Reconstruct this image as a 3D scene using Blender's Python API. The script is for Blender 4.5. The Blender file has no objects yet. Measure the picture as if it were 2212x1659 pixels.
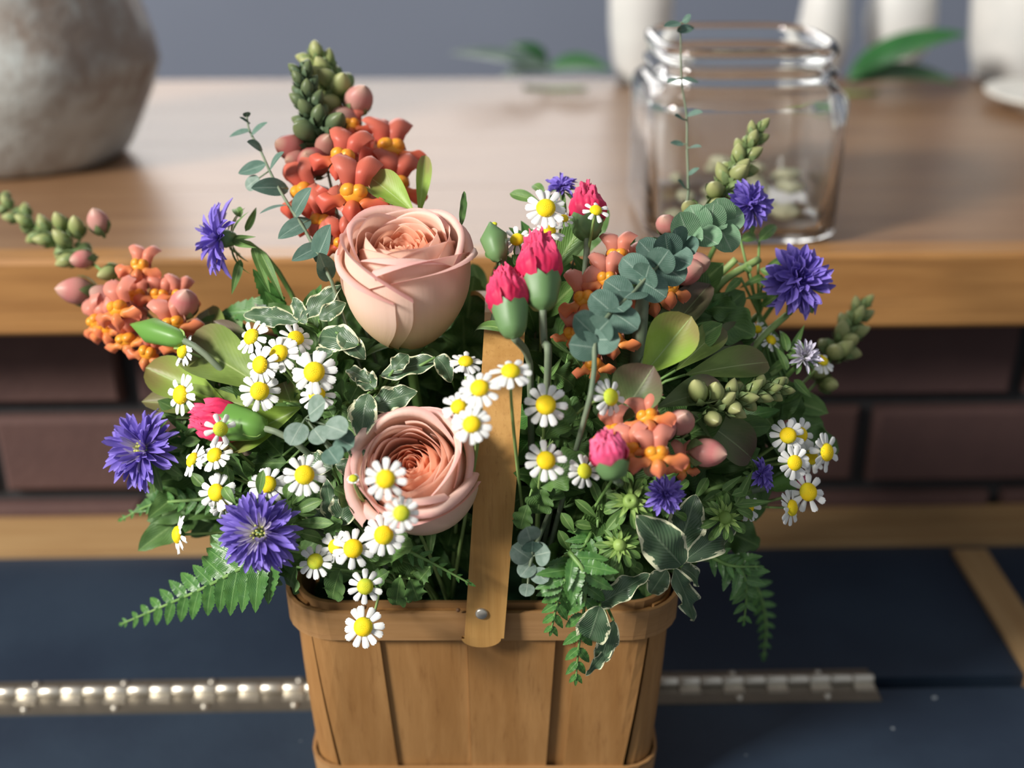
import bpy, math, random
from mathutils import Vector, Matrix, noise
random.seed(7)
V = Vector
PI = math.pi
scene = bpy.context.scene
col = scene.collection

# ------------------------------------------------------------------ camera
F = 2600.0                      # focal length in pixels of the 2212x1659 frame
PITCH = math.radians(25)
CAM = V((0, -.447, .449))
cd = bpy.data.cameras.new('camera')
cam = bpy.data.objects.new('camera', cd)
col.objects.link(cam)
cam.location = CAM
cam.rotation_euler = (PI/2 - PITCH, 0, 0)
cd.sensor_width = 36
cd.lens = 36*F/2212
cd.clip_start = .01
cd.dof.use_dof = True
cd.dof.focus_distance = .515
cd.dof.aperture_fstop = 3.9
scene.camera = cam
RIGHT = V((1, 0, 0)); FWD = V((0, math.cos(PITCH), -math.sin(PITCH))); UP = V((0, math.sin(PITCH), math.cos(PITCH)))

# ------------------------------------------------------------------ light
world = bpy.data.worlds.new('world'); scene.world = world
world.use_nodes = True
bg = world.node_tree.nodes['Background']
bg.inputs[0].default_value = (.90, .94, 1, 1)
bg.inputs[1].default_value = .36

def area(name, loc, target, size, energy, color, sizey=None):
    l = bpy.data.lights.new(name, 'AREA')
    l.energy = energy; l.color = color; l.size = size
    if sizey:
        l.shape = 'RECTANGLE'; l.size_y = sizey
    o = bpy.data.objects.new(name, l); col.objects.link(o)
    o.location = loc
    o.rotation_euler = (V(target)-V(loc)).to_track_quat('-Z', 'Y').to_euler()
    return o
area('window_left_offscreen', (-2.03, -1.23, 1.65), (0, .05, .15), .6, 130, (1, .955, .89))
scene.view_settings.view_transform = 'Standard'
scene.view_settings.look = 'None'
scene.view_settings.gamma = 1
scene.view_settings.use_curve_mapping = False
scene.view_settings.exposure = 0.1

# ------------------------------------------------------------------ helpers
def ray(px, py):
    return FWD + RIGHT*((px-1106)/F) + UP*((829.5-py)/F)
def at_y(px, py, y):
    d = ray(px, py); return CAM + d*((y-CAM.y)/d.y)
def at_z(px, py, z):
    d = ray(px, py); return CAM + d*((z-CAM.z)/d.z)
def depth(p):
    return (p-CAM).dot(FWD)
def S(npx, p):                   # length in metres of npx pixels at point p
    return npx*depth(p)/F
TAB = [(0, .105), (150, .1), (300, .085), (450, .062), (600, .038), (800, .008), (1000, -.018), (1150, -.024), (1250, -.022), (1400, -.013), (1700, -.012)]
def ydef(px, py):                # the rounded front of the bouquet
    y = TAB[-1][1]
    for (a, b), (c, d) in zip(TAB, TAB[1:]):
        if py <= c:
            y = b+(d-b)*max(0, (py-a))/(c-a); break
    return y + .06*((px-1040)/800)**2
def W(px, py, dy=0):
    return at_y(px, py, ydef(px, py)+dy)
def NRM(sx, sy):
    return (RIGHT*sx + UP*sy - FWD*math.sqrt(max(0, 1-sx*sx-sy*sy))).normalized()
def frame(p, xdir, zhint, s=1.0):
    x = xdir.normalized()
    z = zhint - x*zhint.dot(x)
    if z.length < 1e-4:
        z = x.orthogonal()
    z.normalize(); y = z.cross(x)
    m = Matrix((x, y, z)).transposed().to_4x4()
    return Matrix.Translation(p) @ m @ Matrix.Scale(s, 4)
def zframe(p, zdir, spin=0, s=1.0, uphint=None):
    z = zdir.normalized()
    u = uphint or UP
    y = u - z*u.dot(z)
    if y.length < 1e-3:
        y = z.orthogonal()
    y.normalize(); x = y.cross(z)
    m = Matrix((x, y, z)).transposed().to_4x4()
    return Matrix.Translation(p) @ m @ Matrix.Rotation(spin, 4, 'Z') @ Matrix.Scale(s, 4)

def mk(name, verts, faces, mat=None, uv=None, smooth=True):
    me = bpy.data.meshes.new(name)
    me.from_pydata([tuple(v) for v in verts], [], faces)
    if uv:
        l = me.uv_layers.new(name='UVMap')
        for i, lp in enumerate(me.loops):
            l.data[i].uv = uv[lp.vertex_index]
    if smooth:
        me.polygons.foreach_set('use_smooth', [True]*len(me.polygons))
    if mat:
        me.materials.append(mat)
    return me
def gridmesh(name, fn, nu, nv, mat=None, wrap=False):
    vs, uv, fs = [], [], []
    n = nu if wrap else nu+1
    for j in range(nv+1):
        for i in range(n):
            vs.append(fn(i/nu, j/nv)); uv.append((i/nu, j/nv))
    for j in range(nv):
        for i in range(nu):
            a = j*n+i; b = j*n+(i+1) % n
            fs.append((a, b, b+n, a+n))
    return mk(name, vs, fs, mat, uv)
def join(name, parts, mat=None, smooth=True):   # parts: (verts, faces)
    vs, fs = [], []
    for v, f in parts:
        o = len(vs); vs += v; fs += [tuple(i+o for i in q) for q in f]
    return mk(name, vs, fs, mat, None, smooth)
def box(x0, x1, y0, y1, z0, z1):
    v = [V((x, y, z)) for z in (z0, z1) for y in (y0, y1) for x in (x0, x1)]
    return v, [(0, 2, 3, 1), (4, 5, 7, 6), (0, 1, 5, 4), (2, 6, 7, 3), (0, 4, 6, 2), (1, 3, 7, 5)]
def lathe(prof, n=16, c=V((0, 0, 0))):
    vs, fs = [], []
    for r, z in prof:
        for i in range(n):
            a = 2*PI*i/n; vs.append(c+V((r*math.cos(a), r*math.sin(a), z)))
    for j in range(len(prof)-1):
        for i in range(n):
            k = (i+1) % n; fs.append((j*n+i, j*n+k, j*n+n+k, j*n+n+i))
    return vs, fs
def tube(pts, r0, r1, n=6):
    vs, fs = [], []
    for j, p in enumerate(pts):
        t = (pts[min(j+1, len(pts)-1)]-pts[max(j-1, 0)]).normalized()
        a = t.orthogonal().normalized() if j == 0 else (a - t*a.dot(t)).normalized()
        b = t.cross(a); r = r0+(r1-r0)*j/(len(pts)-1)
        for i in range(n):
            q = 2*PI*i/n; vs.append(p+a*(r*math.cos(q))+b*(r*math.sin(q)))
    for j in range(len(pts)-1):
        for i in range(n):
            k = (i+1) % n; fs.append((j*n+i, j*n+k, j*n+n+k, j*n+n+i))
    fs.append(tuple(range(n-1, -1, -1))); fs.append(tuple(range((len(pts)-1)*n, len(pts)*n)))
    return vs, fs
def bez(a, b, c, d, n=14):
    return [a*(1-t)**3+b*3*t*(1-t)**2+c*3*t*t*(1-t)+d*t**3 for t in [i/n for i in range(n+1)]]
def spline(pts, n=6):            # Catmull-Rom through pts
    out = []
    P = [pts[0]*2-pts[1]] + list(pts) + [pts[-1]*2-pts[-2]]
    for i in range(1, len(P)-2):
        for k in range(n):
            t = k/n; a, b, c, d = P[i-1], P[i], P[i+1], P[i+2]
            out.append(.5*((2*b)+(c-a)*t+(2*a-5*b+4*c-d)*t*t+(3*b-a-3*c+d)*t**3))
    out.append(pts[-1]); return out
def put(name, me, parent=None, world=None):
    o = bpy.data.objects.new(name, me); col.objects.link(o)
    if parent is not None:
        o.parent = parent
        o.matrix_local = WM[parent.name].inverted() @ (world or Matrix())
    elif world is not None:
        o.matrix_basis = world
    WM[o.name] = (world or Matrix()).copy()
    return o
WM = {}
def thing(name, label, cat, loc, group=None):
    o = bpy.data.objects.new(name, None); col.objects.link(o)
    o.empty_display_size = .01
    o.location = loc; o['label'] = label; o['category'] = cat
    if group: o['group'] = group
    WM[o.name] = Matrix.Translation(loc)
    return o
def tag(o, label, cat, group=None):
    o['label'] = label; o['category'] = cat
    if group: o['group'] = group
    return o
def struct(o):
    o['kind'] = 'structure'; return o

# ------------------------------------------------------------------ materials
MC = {}
class NT:
    def __init__(s, name):
        s.m = bpy.data.materials.new(name); s.m.use_nodes = True
        s.t = s.m.node_tree; s.n = s.t.nodes
        s.b = s.n['Principled BSDF']; s.out = s.n['Material Output']
    def new(s, kind, **kw):
        nd = s.n.new(kind)
        for k, v in kw.items():
            if k.startswith('i_'):
                nd.inputs[k[2:]].default_value = v
            else: setattr(nd, k, v)
        return nd
    def link(s, a, b): s.t.links.new(a, b)
    def math(s, op, a, b=None, c=None, clamp=False):
        nd = s.n.new('ShaderNodeMath'); nd.operation = op; nd.use_clamp = clamp
        for i, q in enumerate((a, b, c)):
            if q is None: continue
            if isinstance(q, (int, float)): nd.inputs[i].default_value = q
            else: s.link(q, nd.inputs[i])
        return nd.outputs[0]
    def mix(s, f, a, b):
        nd = s.n.new('ShaderNodeMix'); nd.data_type = 'RGBA'
        for q, i in ((f, 0), (a, 6), (b, 7)):
            if isinstance(q, (int, float)): nd.inputs[i].default_value = q
            elif isinstance(q, tuple): nd.inputs[i].default_value = (*q, 1)
            else: s.link(q, nd.inputs[i])
        return nd.outputs[2]
    def step(s, x, a, b):
        nd = s.n.new('ShaderNodeMapRange'); nd.interpolation_type = 'SMOOTHSTEP'
        s.link(x, nd.inputs[0]); nd.inputs[1].default_value = a; nd.inputs[2].default_value = b
        return nd.outputs[0]
    def noise(s, scale, detail=3, vec=None, rough=.5):
        nd = s.n.new('ShaderNodeTexNoise'); nd.inputs['Scale'].default_value = scale
        nd.inputs['Detail'].default_value = detail; nd.inputs['Roughness'].default_value = rough
        if vec is None:
            vec = s.coord()
        s.link(vec, nd.inputs['Vector'])
        return nd.outputs[0]
    def coord(s, kind='Object', scale=None, rnd=False):
        tc = s.n.new('ShaderNodeTexCoord'); o = tc.outputs[kind]
        if scale:
            mp = s.n.new('ShaderNodeMapping'); mp.inputs['Scale'].default_value = scale
            s.link(o, mp.inputs[0]); o = mp.outputs[0]
        if rnd:
            oi = s.n.new('ShaderNodeObjectInfo'); ad = s.n.new('ShaderNodeVectorMath'); ad.operation = 'ADD'
            ml = s.math('MULTIPLY', oi.outputs['Random'], 37.0)
            s.link(o, ad.inputs[0]); s.link(ml, ad.inputs[1]); o = ad.outputs[0]
        return o
    def uv(s):
        tc = s.n.new('ShaderNodeTexCoord'); sp = s.n.new('ShaderNodeSeparateXYZ')
        s.link(tc.outputs['UV'], sp.inputs[0]); return sp.outputs[0], sp.outputs[1]
    def rnd(s):
        return s.n.new('ShaderNodeObjectInfo').outputs['Random']
    def color(s, c): 
        if isinstance(c, tuple): s.b.inputs['Base Color'].default_value = (*c, 1)
        else: s.link(c, s.b.inputs['Base Color'])
        s.c = c
    def bump(s, h, strength, dist=.001):
        nd = s.n.new('ShaderNodeBump'); nd.inputs['Strength'].default_value = strength; nd.inputs['Distance'].default_value = dist
        s.link(h, nd.inputs['Height']); s.link(nd.outputs[0], s.b.inputs['Normal'])
    def pbr(s, rough=.5, spec=.5, metal=0):
        s.b.inputs['Roughness'].default_value = rough; s.b.inputs['Specular IOR Level'].default_value = spec
        s.b.inputs['Metallic'].default_value = metal
    def translucent(s, f):
        tr = s.n.new('ShaderNodeBsdfTranslucent'); mx = s.n.new('ShaderNodeMixShader')
        if isinstance(s.c, tuple): tr.inputs[0].default_value = (*s.c, 1)
        else: s.link(s.c, tr.inputs[0])
        mx.inputs[0].default_value = f
        s.link(s.b.outputs[0], mx.inputs[1]); s.link(tr.outputs[0], mx.inputs[2]); s.link(mx.outputs[0], s.out.inputs[0])

def leafmat(name, c1, c2, rib, edge=None, ew=.75, rough=.45, spec=.4, tr=.15, tip=None, nscale=60, ribw=.05, vein=.28):
    m = NT(name)
    u, v = m.uv()                                  # u across, v along
    s = m.math('ABSOLUTE', m.math('MULTIPLY_ADD', u, 2, -1))
    n = m.noise(3.2, 4, m.coord('UV', rnd=True))
    base = m.mix(m.step(n, .35, .65), c1, c2)
    oi = m.rnd()
    base = m.mix(m.math('MULTIPLY', oi, .35), base, tuple(q*.62 for q in c1))
    if tip:
        base = m.mix(m.step(m.math('MULTIPLY_ADD', n, .5, v), .7, 1.2), base, tip)
    ribm = m.math('MULTIPLY', m.math('SUBTRACT', 1, m.step(s, ribw*.4, ribw*1.6)), .8)
    base = m.mix(ribm, base, rib)
    wv = m.n.new('ShaderNodeTexWave'); wv.inputs['Scale'].default_value = 2.6; wv.inputs['Distortion'].default_value = 1.0
    cb = m.new('ShaderNodeCombineXYZ'); m.link(m.math('MULTIPLY_ADD', s, -.7, m.math('MULTIPLY', v, 1.6)), cb.inputs[0]); m.link(cb.outputs[0], wv.inputs[0])
    base = m.mix(m.math('MULTIPLY', m.step(wv.outputs[1], .86, 1), vein), base, rib)
    if edge:
        nz = m.noise(7, 3, m.coord('UV', rnd=True))
        e = m.step(m.math('ADD', m.math('MAXIMUM', s, m.math('POWER', v, 9)), m.math('MULTIPLY_ADD', nz, .9, -.45)), ew, ew+.05)
        base = m.mix(e, base, edge)
    m.color(base); m.pbr(rough, spec)
    m.bump(m.math('ADD', wv.outputs[1], m.math('MULTIPLY', ribm, -2)), vein*.8, .0006)
    m.translucent(tr); return m.m

M = {}
M['euc'] = leafmat('eucalyptus_green', (.085, .165, .125), (.13, .22, .175), (.24, .33, .27), rough=.6, spec=.25, tr=.08)
M['eucl'] = leafmat('eucalyptus_silver', (.17, .25, .20), (.26, .34, .29), (.33, .40, .33), rough=.6, spec=.25, tr=.08)
M['eucy'] = leafmat('eucalyptus_young', (.15, .29, .16), (.22, .36, .22), (.34, .46, .32), rough=.6, spec=.25, tr=.12)
M['pitt'] = leafmat('variegated_leaf', (.06, .125, .06), (.11, .18, .10), (.20, .28, .17), edge=(.74, .75, .50), ew=.82, rough=.36, spec=.5)
M['leuc'] = leafmat('broad_leaf_olive', (.16, .24, .045), (.25, .36, .08), (.38, .46, .18), edge=(.33, .25, .17), ew=1.28, rough=.45, tr=.2, vein=.05, tip=(.17, .15, .06), ribw=.03)
M['leucd'] = leafmat('broad_leaf_dark', (.10, .15, .055), (.15, .21, .08), (.25, .30, .15), edge=(.25, .18, .14), ew=1.28, rough=.5, tr=.12, vein=.05, tip=(.12, .085, .06), ribw=.03)
M['leucb'] = leafmat('broad_leaf_bright', (.27, .42, .06), (.34, .50, .10), (.42, .56, .22), edge=(.45, .38, .22), ew=1.3, rough=.45, tr=.25, vein=.05, tip=(.27, .24, .08), ribw=.03)
M['fern'] = leafmat('fern_green', (.05, .16, .032), (.09, .23, .046), (.17, .33, .10), rough=.3, spec=.6, tr=.12, ribw=.06)
M['fernd'] = leafmat('fern_matt', (.05, .16, .032), (.09, .23, .046), (.17, .33, .10), rough=.4, spec=.45, tr=.1)
M['fever'] = leafmat('feverfew_leaf', (.06, .135, .034), (.10, .20, .05), (.17, .28, .09), rough=.55, spec=.3, tr=.15)
M['aleaf'] = leafmat('aster_leaf', (.09, .195, .045), (.15, .28, .07), (.26, .39, .13), rough=.45, spec=.4, tr=.18, ribw=.09)
M['dark'] = leafmat('evergreen_leaf', (.06, .135, .034), (.10, .20, .05), (.17, .28, .09), rough=.5, spec=.35, tr=.1)
M['bract'] = leafmat('bract_lime', (.25, .42, .09), (.36, .52, .14), (.46, .60, .24), rough=.5, spec=.3, tr=.2, ribw=.09)

def flat(name, c, rough=.5, spec=.4, tr=0, var=.0, nscale=0, c2=None, metal=0, bump=0):
    m = NT(name)
    q = c
    if c2:
        q = m.mix(m.step(m.noise(nscale or 40, 3, m.coord('Object')), .35, .65), c, c2)
    if var:
        q = m.mix(m.math('MULTIPLY', m.rnd(), var), q, tuple(x*.55 for x in c))
    m.color(q); m.pbr(rough, spec, metal)
    if bump:
        m.bump(m.noise(bump, 3, m.coord('Object')), .4, .001)
    if tr: m.translucent(tr)
    return m.m
M['stem'] = flat('stem_green', (.14, .27, .07), .5, tr=.05, c2=(.20, .34, .10), nscale=90)
M['stemp'] = flat('stem_pale', (.28, .40, .13), .5, c2=(.22, .33, .10), nscale=80)
M['stemd'] = flat('stem_dusky', (.13, .18, .11), .6, c2=(.19, .23, .15), nscale=80)
M['stemb'] = flat('stem_brown', (.12, .11, .06), .6, c2=(.09, .12, .06), nscale=80)
M['white'] = flat('daisy_white', (.80, .81, .79), .6, .2, tr=.12)
M['foam'] = flat('foam_green', (.03, .09, .04), .9, .1, bump=300)

def petalmat(name, stops, tr=.22, rough=.5, stri=.06, edge=None, var=.12):
    m = NT(name)
    u, v = m.uv()
    r = m.new('ShaderNodeValToRGB')
    while len(r.color_ramp.elements) < len(stops): r.color_ramp.elements.new(.5)
    for e, (p, c) in zip(r.color_ramp.elements, stops):
        e.position = p; e.color = (*c, 1)
    m.link(v, r.inputs[0])
    nz = m.noise(1, 2, m.coord('UV', (38, 1.5, 1), True))
    q = m.mix(m.math('MULTIPLY', nz, stri*2), r.outputs[0], tuple(x*.75 for x in stops[0][1]))
    if edge:
        n2 = m.noise(2.5, 3, m.coord('UV', None, True))
        q = m.mix(m.step(m.math('MULTIPLY_ADD', n2, .35, v), .98, 1.2), q, edge)
    q = m.mix(m.math('MULTIPLY', m.rnd(), var), q, tuple(x*.72 for x in stops[-1][1]))
    m.color(q); m.pbr(rough, .25); m.bump(nz, .12, .0006); m.translucent(tr); return m.m
M['rose_out'] = petalmat('rose_outer_petal', [(0, (.74, .52, .20)), (.3, (.88, .66, .40)), (.6, (.94, .70, .57)), (1, (.93, .65, .58))], tr=.28, edge=(.88, .48, .44))
M['rose_mid'] = petalmat('rose_middle_petal', [(0, (.94, .58, .38)), (.5, (.95, .62, .46)), (1, (.95, .66, .55))], tr=.32, edge=(.92, .58, .50))
M['rose_in'] = petalmat('rose_inner_petal', [(0, (.98, .50, .28)), (.5, (.98, .56, .36)), (1, (.98, .62, .46))], tr=.5)
M['carn'] = petalmat('carnation_petal', [(0, (.62, .02, .09)), (.6, (.70, .03, .11)), (1, (.82, .10, .22))], tr=.2)
M['carnp'] = petalmat('carnation_pink', [(0, (.80, .16, .25)), (.6, (.84, .08, .22)), (1, (.88, .18, .34))], tr=.2)
M['ray'] = petalmat('aster_ray', [(0, (.62, .56, .80)), (.22, (.27, .19, .64)), (.7, (.19, .13, .57)), (1, (.27, .20, .68))], tr=.2, stri=.05)
M['rayw'] = petalmat('aster_inner_ray', [(0, (.72, .70, .55)), (.5, (.66, .60, .74)), (1, (.40, .32, .68))], tr=.2)
M['rayl'] = petalmat('aster_pale_ray', [(0, (.66, .66, .62)), (1, (.60, .56, .72))], tr=.2)
M['discy'] = flat('daisy_disc', (.86, .60, .012), .6, .2, c2=(.74, .62, .02), nscale=.9)
M['discg'] = flat('young_disc', (.62, .60, .03), .6, .2, c2=(.45, .55, .05), nscale=.9)
M['acent'] = flat('aster_centre', (.55, .55, .16), .6, c2=(.36, .42, .10), nscale=2)
SN = dict(tr=.25, rough=.36, stri=.05, var=.5)
M['sn_up'] = petalmat('snapdragon_lip', [(0, (.74, .24, .14)), (.5, (.82, .29, .20)), (1, (.84, .36, .30))], **SN)
M['sn_lo'] = petalmat('snapdragon_lobe', [(0, (.86, .38, .06)), (.5, (.86, .26, .09)), (1, (.84, .25, .16))], **SN)
M['sn_tube'] = petalmat('snapdragon_tube', [(0, (.58, .30, .22)), (1, (.70, .24, .17))], **SN)
M['sn_pal'] = flat('snapdragon_palate', (.86, .36, .025), .4, .4, tr=.1, c2=(.82, .27, .03), nscale=2.5)
M['sn_upr'] = petalmat('snapdragon_lip_red', [(0, (.58, .10, .07)), (.5, (.68, .16, .10)), (1, (.72, .24, .17))], **SN)
M['sn_lor'] = petalmat('snapdragon_lobe_red', [(0, (.78, .24, .05)), (.5, (.70, .13, .07)), (1, (.68, .13, .10))], **SN)
M['sn_budp'] = petalmat('bud_pink', [(0, (.60, .50, .30)), (.35, (.66, .34, .28)), (.75, (.68, .22, .22)), (1, (.72, .48, .38))], **SN)
M['sn_budr'] = petalmat('bud_dusky_red', [(0, (.42, .34, .18)), (.35, (.45, .16, .13)), (.8, (.50, .13, .13)), (1, (.58, .38, .28))], **SN)
M['sn_budg'] = petalmat('bud_green', [(0, (.20, .27, .09)), (.6, (.32, .38, .14)), (1, (.52, .52, .24))], **SN)
M['sn_budd'] = petalmat('bud_dark_green', [(0, (.07, .11, .06)), (.6, (.11, .16, .08)), (1, (.22, .27, .12))], **SN)
M['sepal'] = flat('sepal_green', (.15, .22, .08), .6, .3, tr=.1, c2=(.20, .27, .11), nscale=4)
M['sepald'] = flat('sepal_dark', (.06, .10, .055), .6, .3, c2=(.09, .14, .07), nscale=4)
M['calyx'] = flat('calyx_green', (.11, .22, .085), .45, .4, tr=.1, c2=(.17, .29, .11), nscale=3)
M['calyxb'] = flat('calyx_bright', (.11, .28, .045), .4, .4, tr=.1, c2=(.17, .33, .07), nscale=3)

def woodmat(name, c1, c2, c3, scale, rough=.5, spec=.4, rnd=True, bump=.15, fig=None):
    m = NT(name)
    v = m.coord('Object', scale, rnd)
    a = m.noise(1, 6, v, .62)
    mp = m.new('ShaderNodeMapping'); mp.inputs['Scale'].default_value = (4.5, 4.5, 1.3) if scale[2] < scale[0] else (1.3, 4.5, 4.5)
    m.link(v, mp.inputs[0])
    f = m.noise(1, 4, mp.outputs[0], .7)
    q = m.mix(m.step(a, .3, .7), c1, c2)
    q = m.mix(m.math('MULTIPLY', m.step(f, .52, .75), .65), q, c3)
    if fig:                                       # broad cathedral figure
        wv = m.n.new('ShaderNodeTexWave'); wv.wave_type = 'RINGS'; wv.rings_direction = 'SPHERICAL'
        wv.inputs['Scale'].default_value = fig; wv.inputs['Distortion'].default_value = 4; wv.inputs['Detail'].default_value = 2; wv.inputs['Detail Scale'].default_value = 1.2
        v2 = m.coord('Object', (1, 1, .22), True); m.link(v2, wv.inputs[0])
        q = m.mix(m.math('MULTIPLY', m.step(wv.outputs[1], .3, .9), .38), q, c2)
    m.color(q); m.pbr(rough, spec); m.bump(f, bump, .0006); return m.m
M['veneer'] = woodmat('basket_veneer', (.38, .20, .072), (.28, .135, .042), (.18, .078, .023), (70, 70, 6), .55, .3, fig=26)
M['handle'] = woodmat('handle_wood', (.50, .28, .088), (.40, .205, .056), (.30, .14, .037), (120, 120, 7), .5, .35)
M['band'] = woodmat('band_wood', (.38, .21, .088), (.31, .165, .062), (.21, .10, .036), (9, 9, 130), .55, .3)
M['top'] = woodmat('counter_wood', (.19, .10, .05), (.25, .14, .07), (.11, .055, .027), (5, 60, 60), .38, .5)
M['edge'] = woodmat('counter_edge_wood', (.40, .20, .065), (.30, .14, .042), (.13, .055, .02), (7, 90, 90), .42, .45)
M['strip'] = woodmat('trim_wood', (.42, .27, .125), (.34, .20, .085), (.20, .11, .05), (7, 90, 90), .5, .4)

# ------------------------------------------------------------------ setting: bench, brick wall, counter, far wall
YAW = Matrix.Translation((0, .25, 0)) @ Matrix.Rotation(math.radians(1.4), 4, 'Z') @ Matrix.Translation((0, -.25, 0))
navy = NT('navy_paint')
nn = navy.noise(160, 4); n2 = navy.noise(9, 4)
q = navy.mix(navy.step(n2, .35, .7), (.014, .025, .045), (.022, .038, .062))
sp = navy.noise(70, 1)
q = navy.mix(navy.step(sp, .80, .815), q, (.25, .28, .30))
navy.color(q); navy.pbr(.5, .45); navy.bump(nn, .25, .0008); M['navy'] = navy.m

fl = NT('floor_boards'); fl.color(fl.mix(fl.noise(3, 4), (.10, .08, .06), (.16, .12, .09))); fl.pbr(.6)
struct(put('floor', join('floor', [box(-3, 3, -2.5, 3, -.47, -.45)], fl.m, False)))
bl = NT('wall_paint_blue'); bl.color(bl.mix(bl.noise(2.5, 3), (.19, .215, .28), (.22, .25, .32))); bl.pbr(.65, .3)
wb = []
ZB, WX0, WX1, WZ0, WZ1 = 1.95, -1.05, .30, .46, 1.5
wb = [box(-3, WX0, ZB, ZB+.1, -.45, 2.3), box(WX1, 3, ZB, ZB+.1, -.45, 2.3), box(WX0, WX1, ZB, ZB+.1, -.45, WZ0), box(WX0, WX1, ZB, ZB+.1, WZ1, 2.3)]
struct(put('wall_back', join('wall_back', wb, bl.m, False)))
em = NT('daylit_glass'); em.b.inputs['Emission Color'].default_value = (1, .97, .95, 1); em.b.inputs['Emission Strength'].default_value = 3.6; em.color((.8, .8, .8))
wf = NT('window_frame_paint'); wf.color(wf.mix(wf.noise(8, 2), (.6, .6, .58), (.68, .68, .66))); wf.pbr(.5)
t = .05
win = struct(put('window_back_offscreen', join('window_frame', [box(WX0, WX0+t, ZB-.02, ZB+.08, WZ0, WZ1), box(WX1-t, WX1, ZB-.02, ZB+.08, WZ0, WZ1), box(WX0+t, WX1-t, ZB-.02, ZB+.08, WZ0, WZ0+t), box(WX0+t, WX1-t, ZB-.02, ZB+.08, WZ1-t, WZ1)], wf.m, False)))
XM = -.62
put('pane_offscreen', join('pane', [box(XM, WX1-t, ZB+.02, ZB+.03, WZ0+t, WZ1-t)], em.m, False), win)
put('pane_offscreen', join('pane', [box(WX0+t, XM, ZB+.02, ZB+.03, WZ0+t, WZ1-t)], em.m, False), win)

# brick wall below the counter
mort = NT('mortar_dark'); mort.color(mort.mix(mort.noise(60, 4), (.030, .029, .030), (.045, .043, .044))); mort.pbr(.9, .2); mort.bump(mort.noise(300, 3), .5)
wl = struct(put('wall_low', join('wall_low', [box(-1.4, 1.6, .306, .36, -.45, .168)], mort.m, False), None, YAW))
bm_ = NT('brick_brown'); bm_.color(bm_.mix(bm_.math('MULTIPLY', bm_.rnd(), .6), bm_.mix(bm_.noise(45, 5), (.072, .038, .034), (.115, .062, .052)), (.06, .034, .036))); bm_.pbr(.8, .3); bm_.bump(bm_.noise(250, 4), .6)
BW, BH, J = .203, .0575, .011
vb, fb = box(0, BW-J, -.010, .02, 0, BH)
bev = []
c = V(((BW-J)/2, 0, BH/2))
ch = .0035
v2 = [V((x, y, z)) for (y, i) in ((-.010, ch), (-.010+ch, 0), (.02, 0)) for (x, z) in ((i, i), (BW-J-i, i), (BW-J-i, BH-i), (i, BH-i))]
f2 = [(0, 1, 2, 3)] + [(a+4*k, a+4*k+4, (a+1) % 4+4*k+4, (a+1) % 4+4*k) for k in (0, 1) for a in range(4)]
brick = mk('brick', v2, f2, bm_.m, None, False)
for r in range(-1, 3):
    for k in range(-6, 8):
        x = k*BW + (BW/2 if r % 2 else 0)+.052
        z = .022 + r*(BH+J)
        if z+BH > .166: continue
        put('brick', brick, wl, YAW @ Matrix.Translation((x, .306+random.uniform(-.0015, .0015), z)))

# counter: boards side by side and a thick front edge
ct = thing('wooden_counter', 'thick brown wooden counter above the dark brick wall', 'counter', (0, .5, .168))
EY = .233
nb = 4
for i in range(nb):
    y0 = EY+.022+i*(.785-EY-.022)/nb; y1 = EY+.022+(i+1)*(.785-EY-.022)/nb-.0008
    put('board', join('board', [box(-1.4, 1.6, y0, y1, .175, .215)], M['top'], False), ct, YAW)
put('front_edge', gridmesh('front_edge', lambda u, v: V((-1.4+3*u, *[(EY+.022, .167), (EY+.002, .167), (EY, .1695), (EY, .2125), (EY+.0025, .2152), (EY+.022, .2152)][round(v*5)])), 1, 5, M['edge']), ct, YAW)
for p in ct.children:
    if p.name.startswith('front_edge'):
        p.data.polygons.foreach_set('use_smooth', [False]*len(p.data.polygons))
put('support', join('support', [box(-1.4, 1.6, .37, .74, -.45, .175)], mort.m, False), ct, YAW)

# bench with a navy lid
bn = thing('storage_bench', 'navy blue painted bench with wooden trim and a long metal piano hinge', 'bench', (0, .1, -.45))
HY = .1035                                    # the hinge line
g1 = at_z(2092, 1195, 0); g2 = at_z(2240, 1430, 0)
dv = (g2-g1).normalized(); sd = V((-dv.y, dv.x, 0))
if sd.x < 0: sd = -sd
ww = .0115
def poly(pts, z0, z1):
    n = len(pts)
    v = [V((p[0], p[1], z0)) for p in pts]+[V((p[0], p[1], z1)) for p in pts]
    return v, [tuple(range(n-1, -1, -1)), tuple(range(n, 2*n))]+[(i, (i+1) % n, n+(i+1) % n, n+i) for i in range(n)]
a0 = g1-dv*.03; a1 = g1+dv*.62
iy = YAW.inverted()
put('lid', join('lid', [box(-1.3, 0.03, -.28, HY-.0055, -.02, 0), box(.03, .33, -.28, HY-.0055, -.02, 0)], M['navy'], False), bn, YAW)
l1 = a1-sd*ww; 
back_pts = [(-1.3, HY+.0055), (.32, HY+.0055), (.32, HY-.0055), ((g1-sd*ww).x+ (HY-g1.y)*dv.x/dv.y, HY-.0055), ((g1-sd*ww).x, .247), (-1.3, .247)]
put('rear_panel', join('rear_panel', [poly([(-1.3, HY+.0055), ((g1-sd*ww).x+(HY+.0055-g1.y)*dv.x/dv.y, HY+.0055), ((g1-sd*ww).x+(.2465-g1.y)*dv.x/dv.y, .2465), (-1.3, .2465)], -.02, -.0003)], M['navy'], False), bn, YAW)
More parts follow.
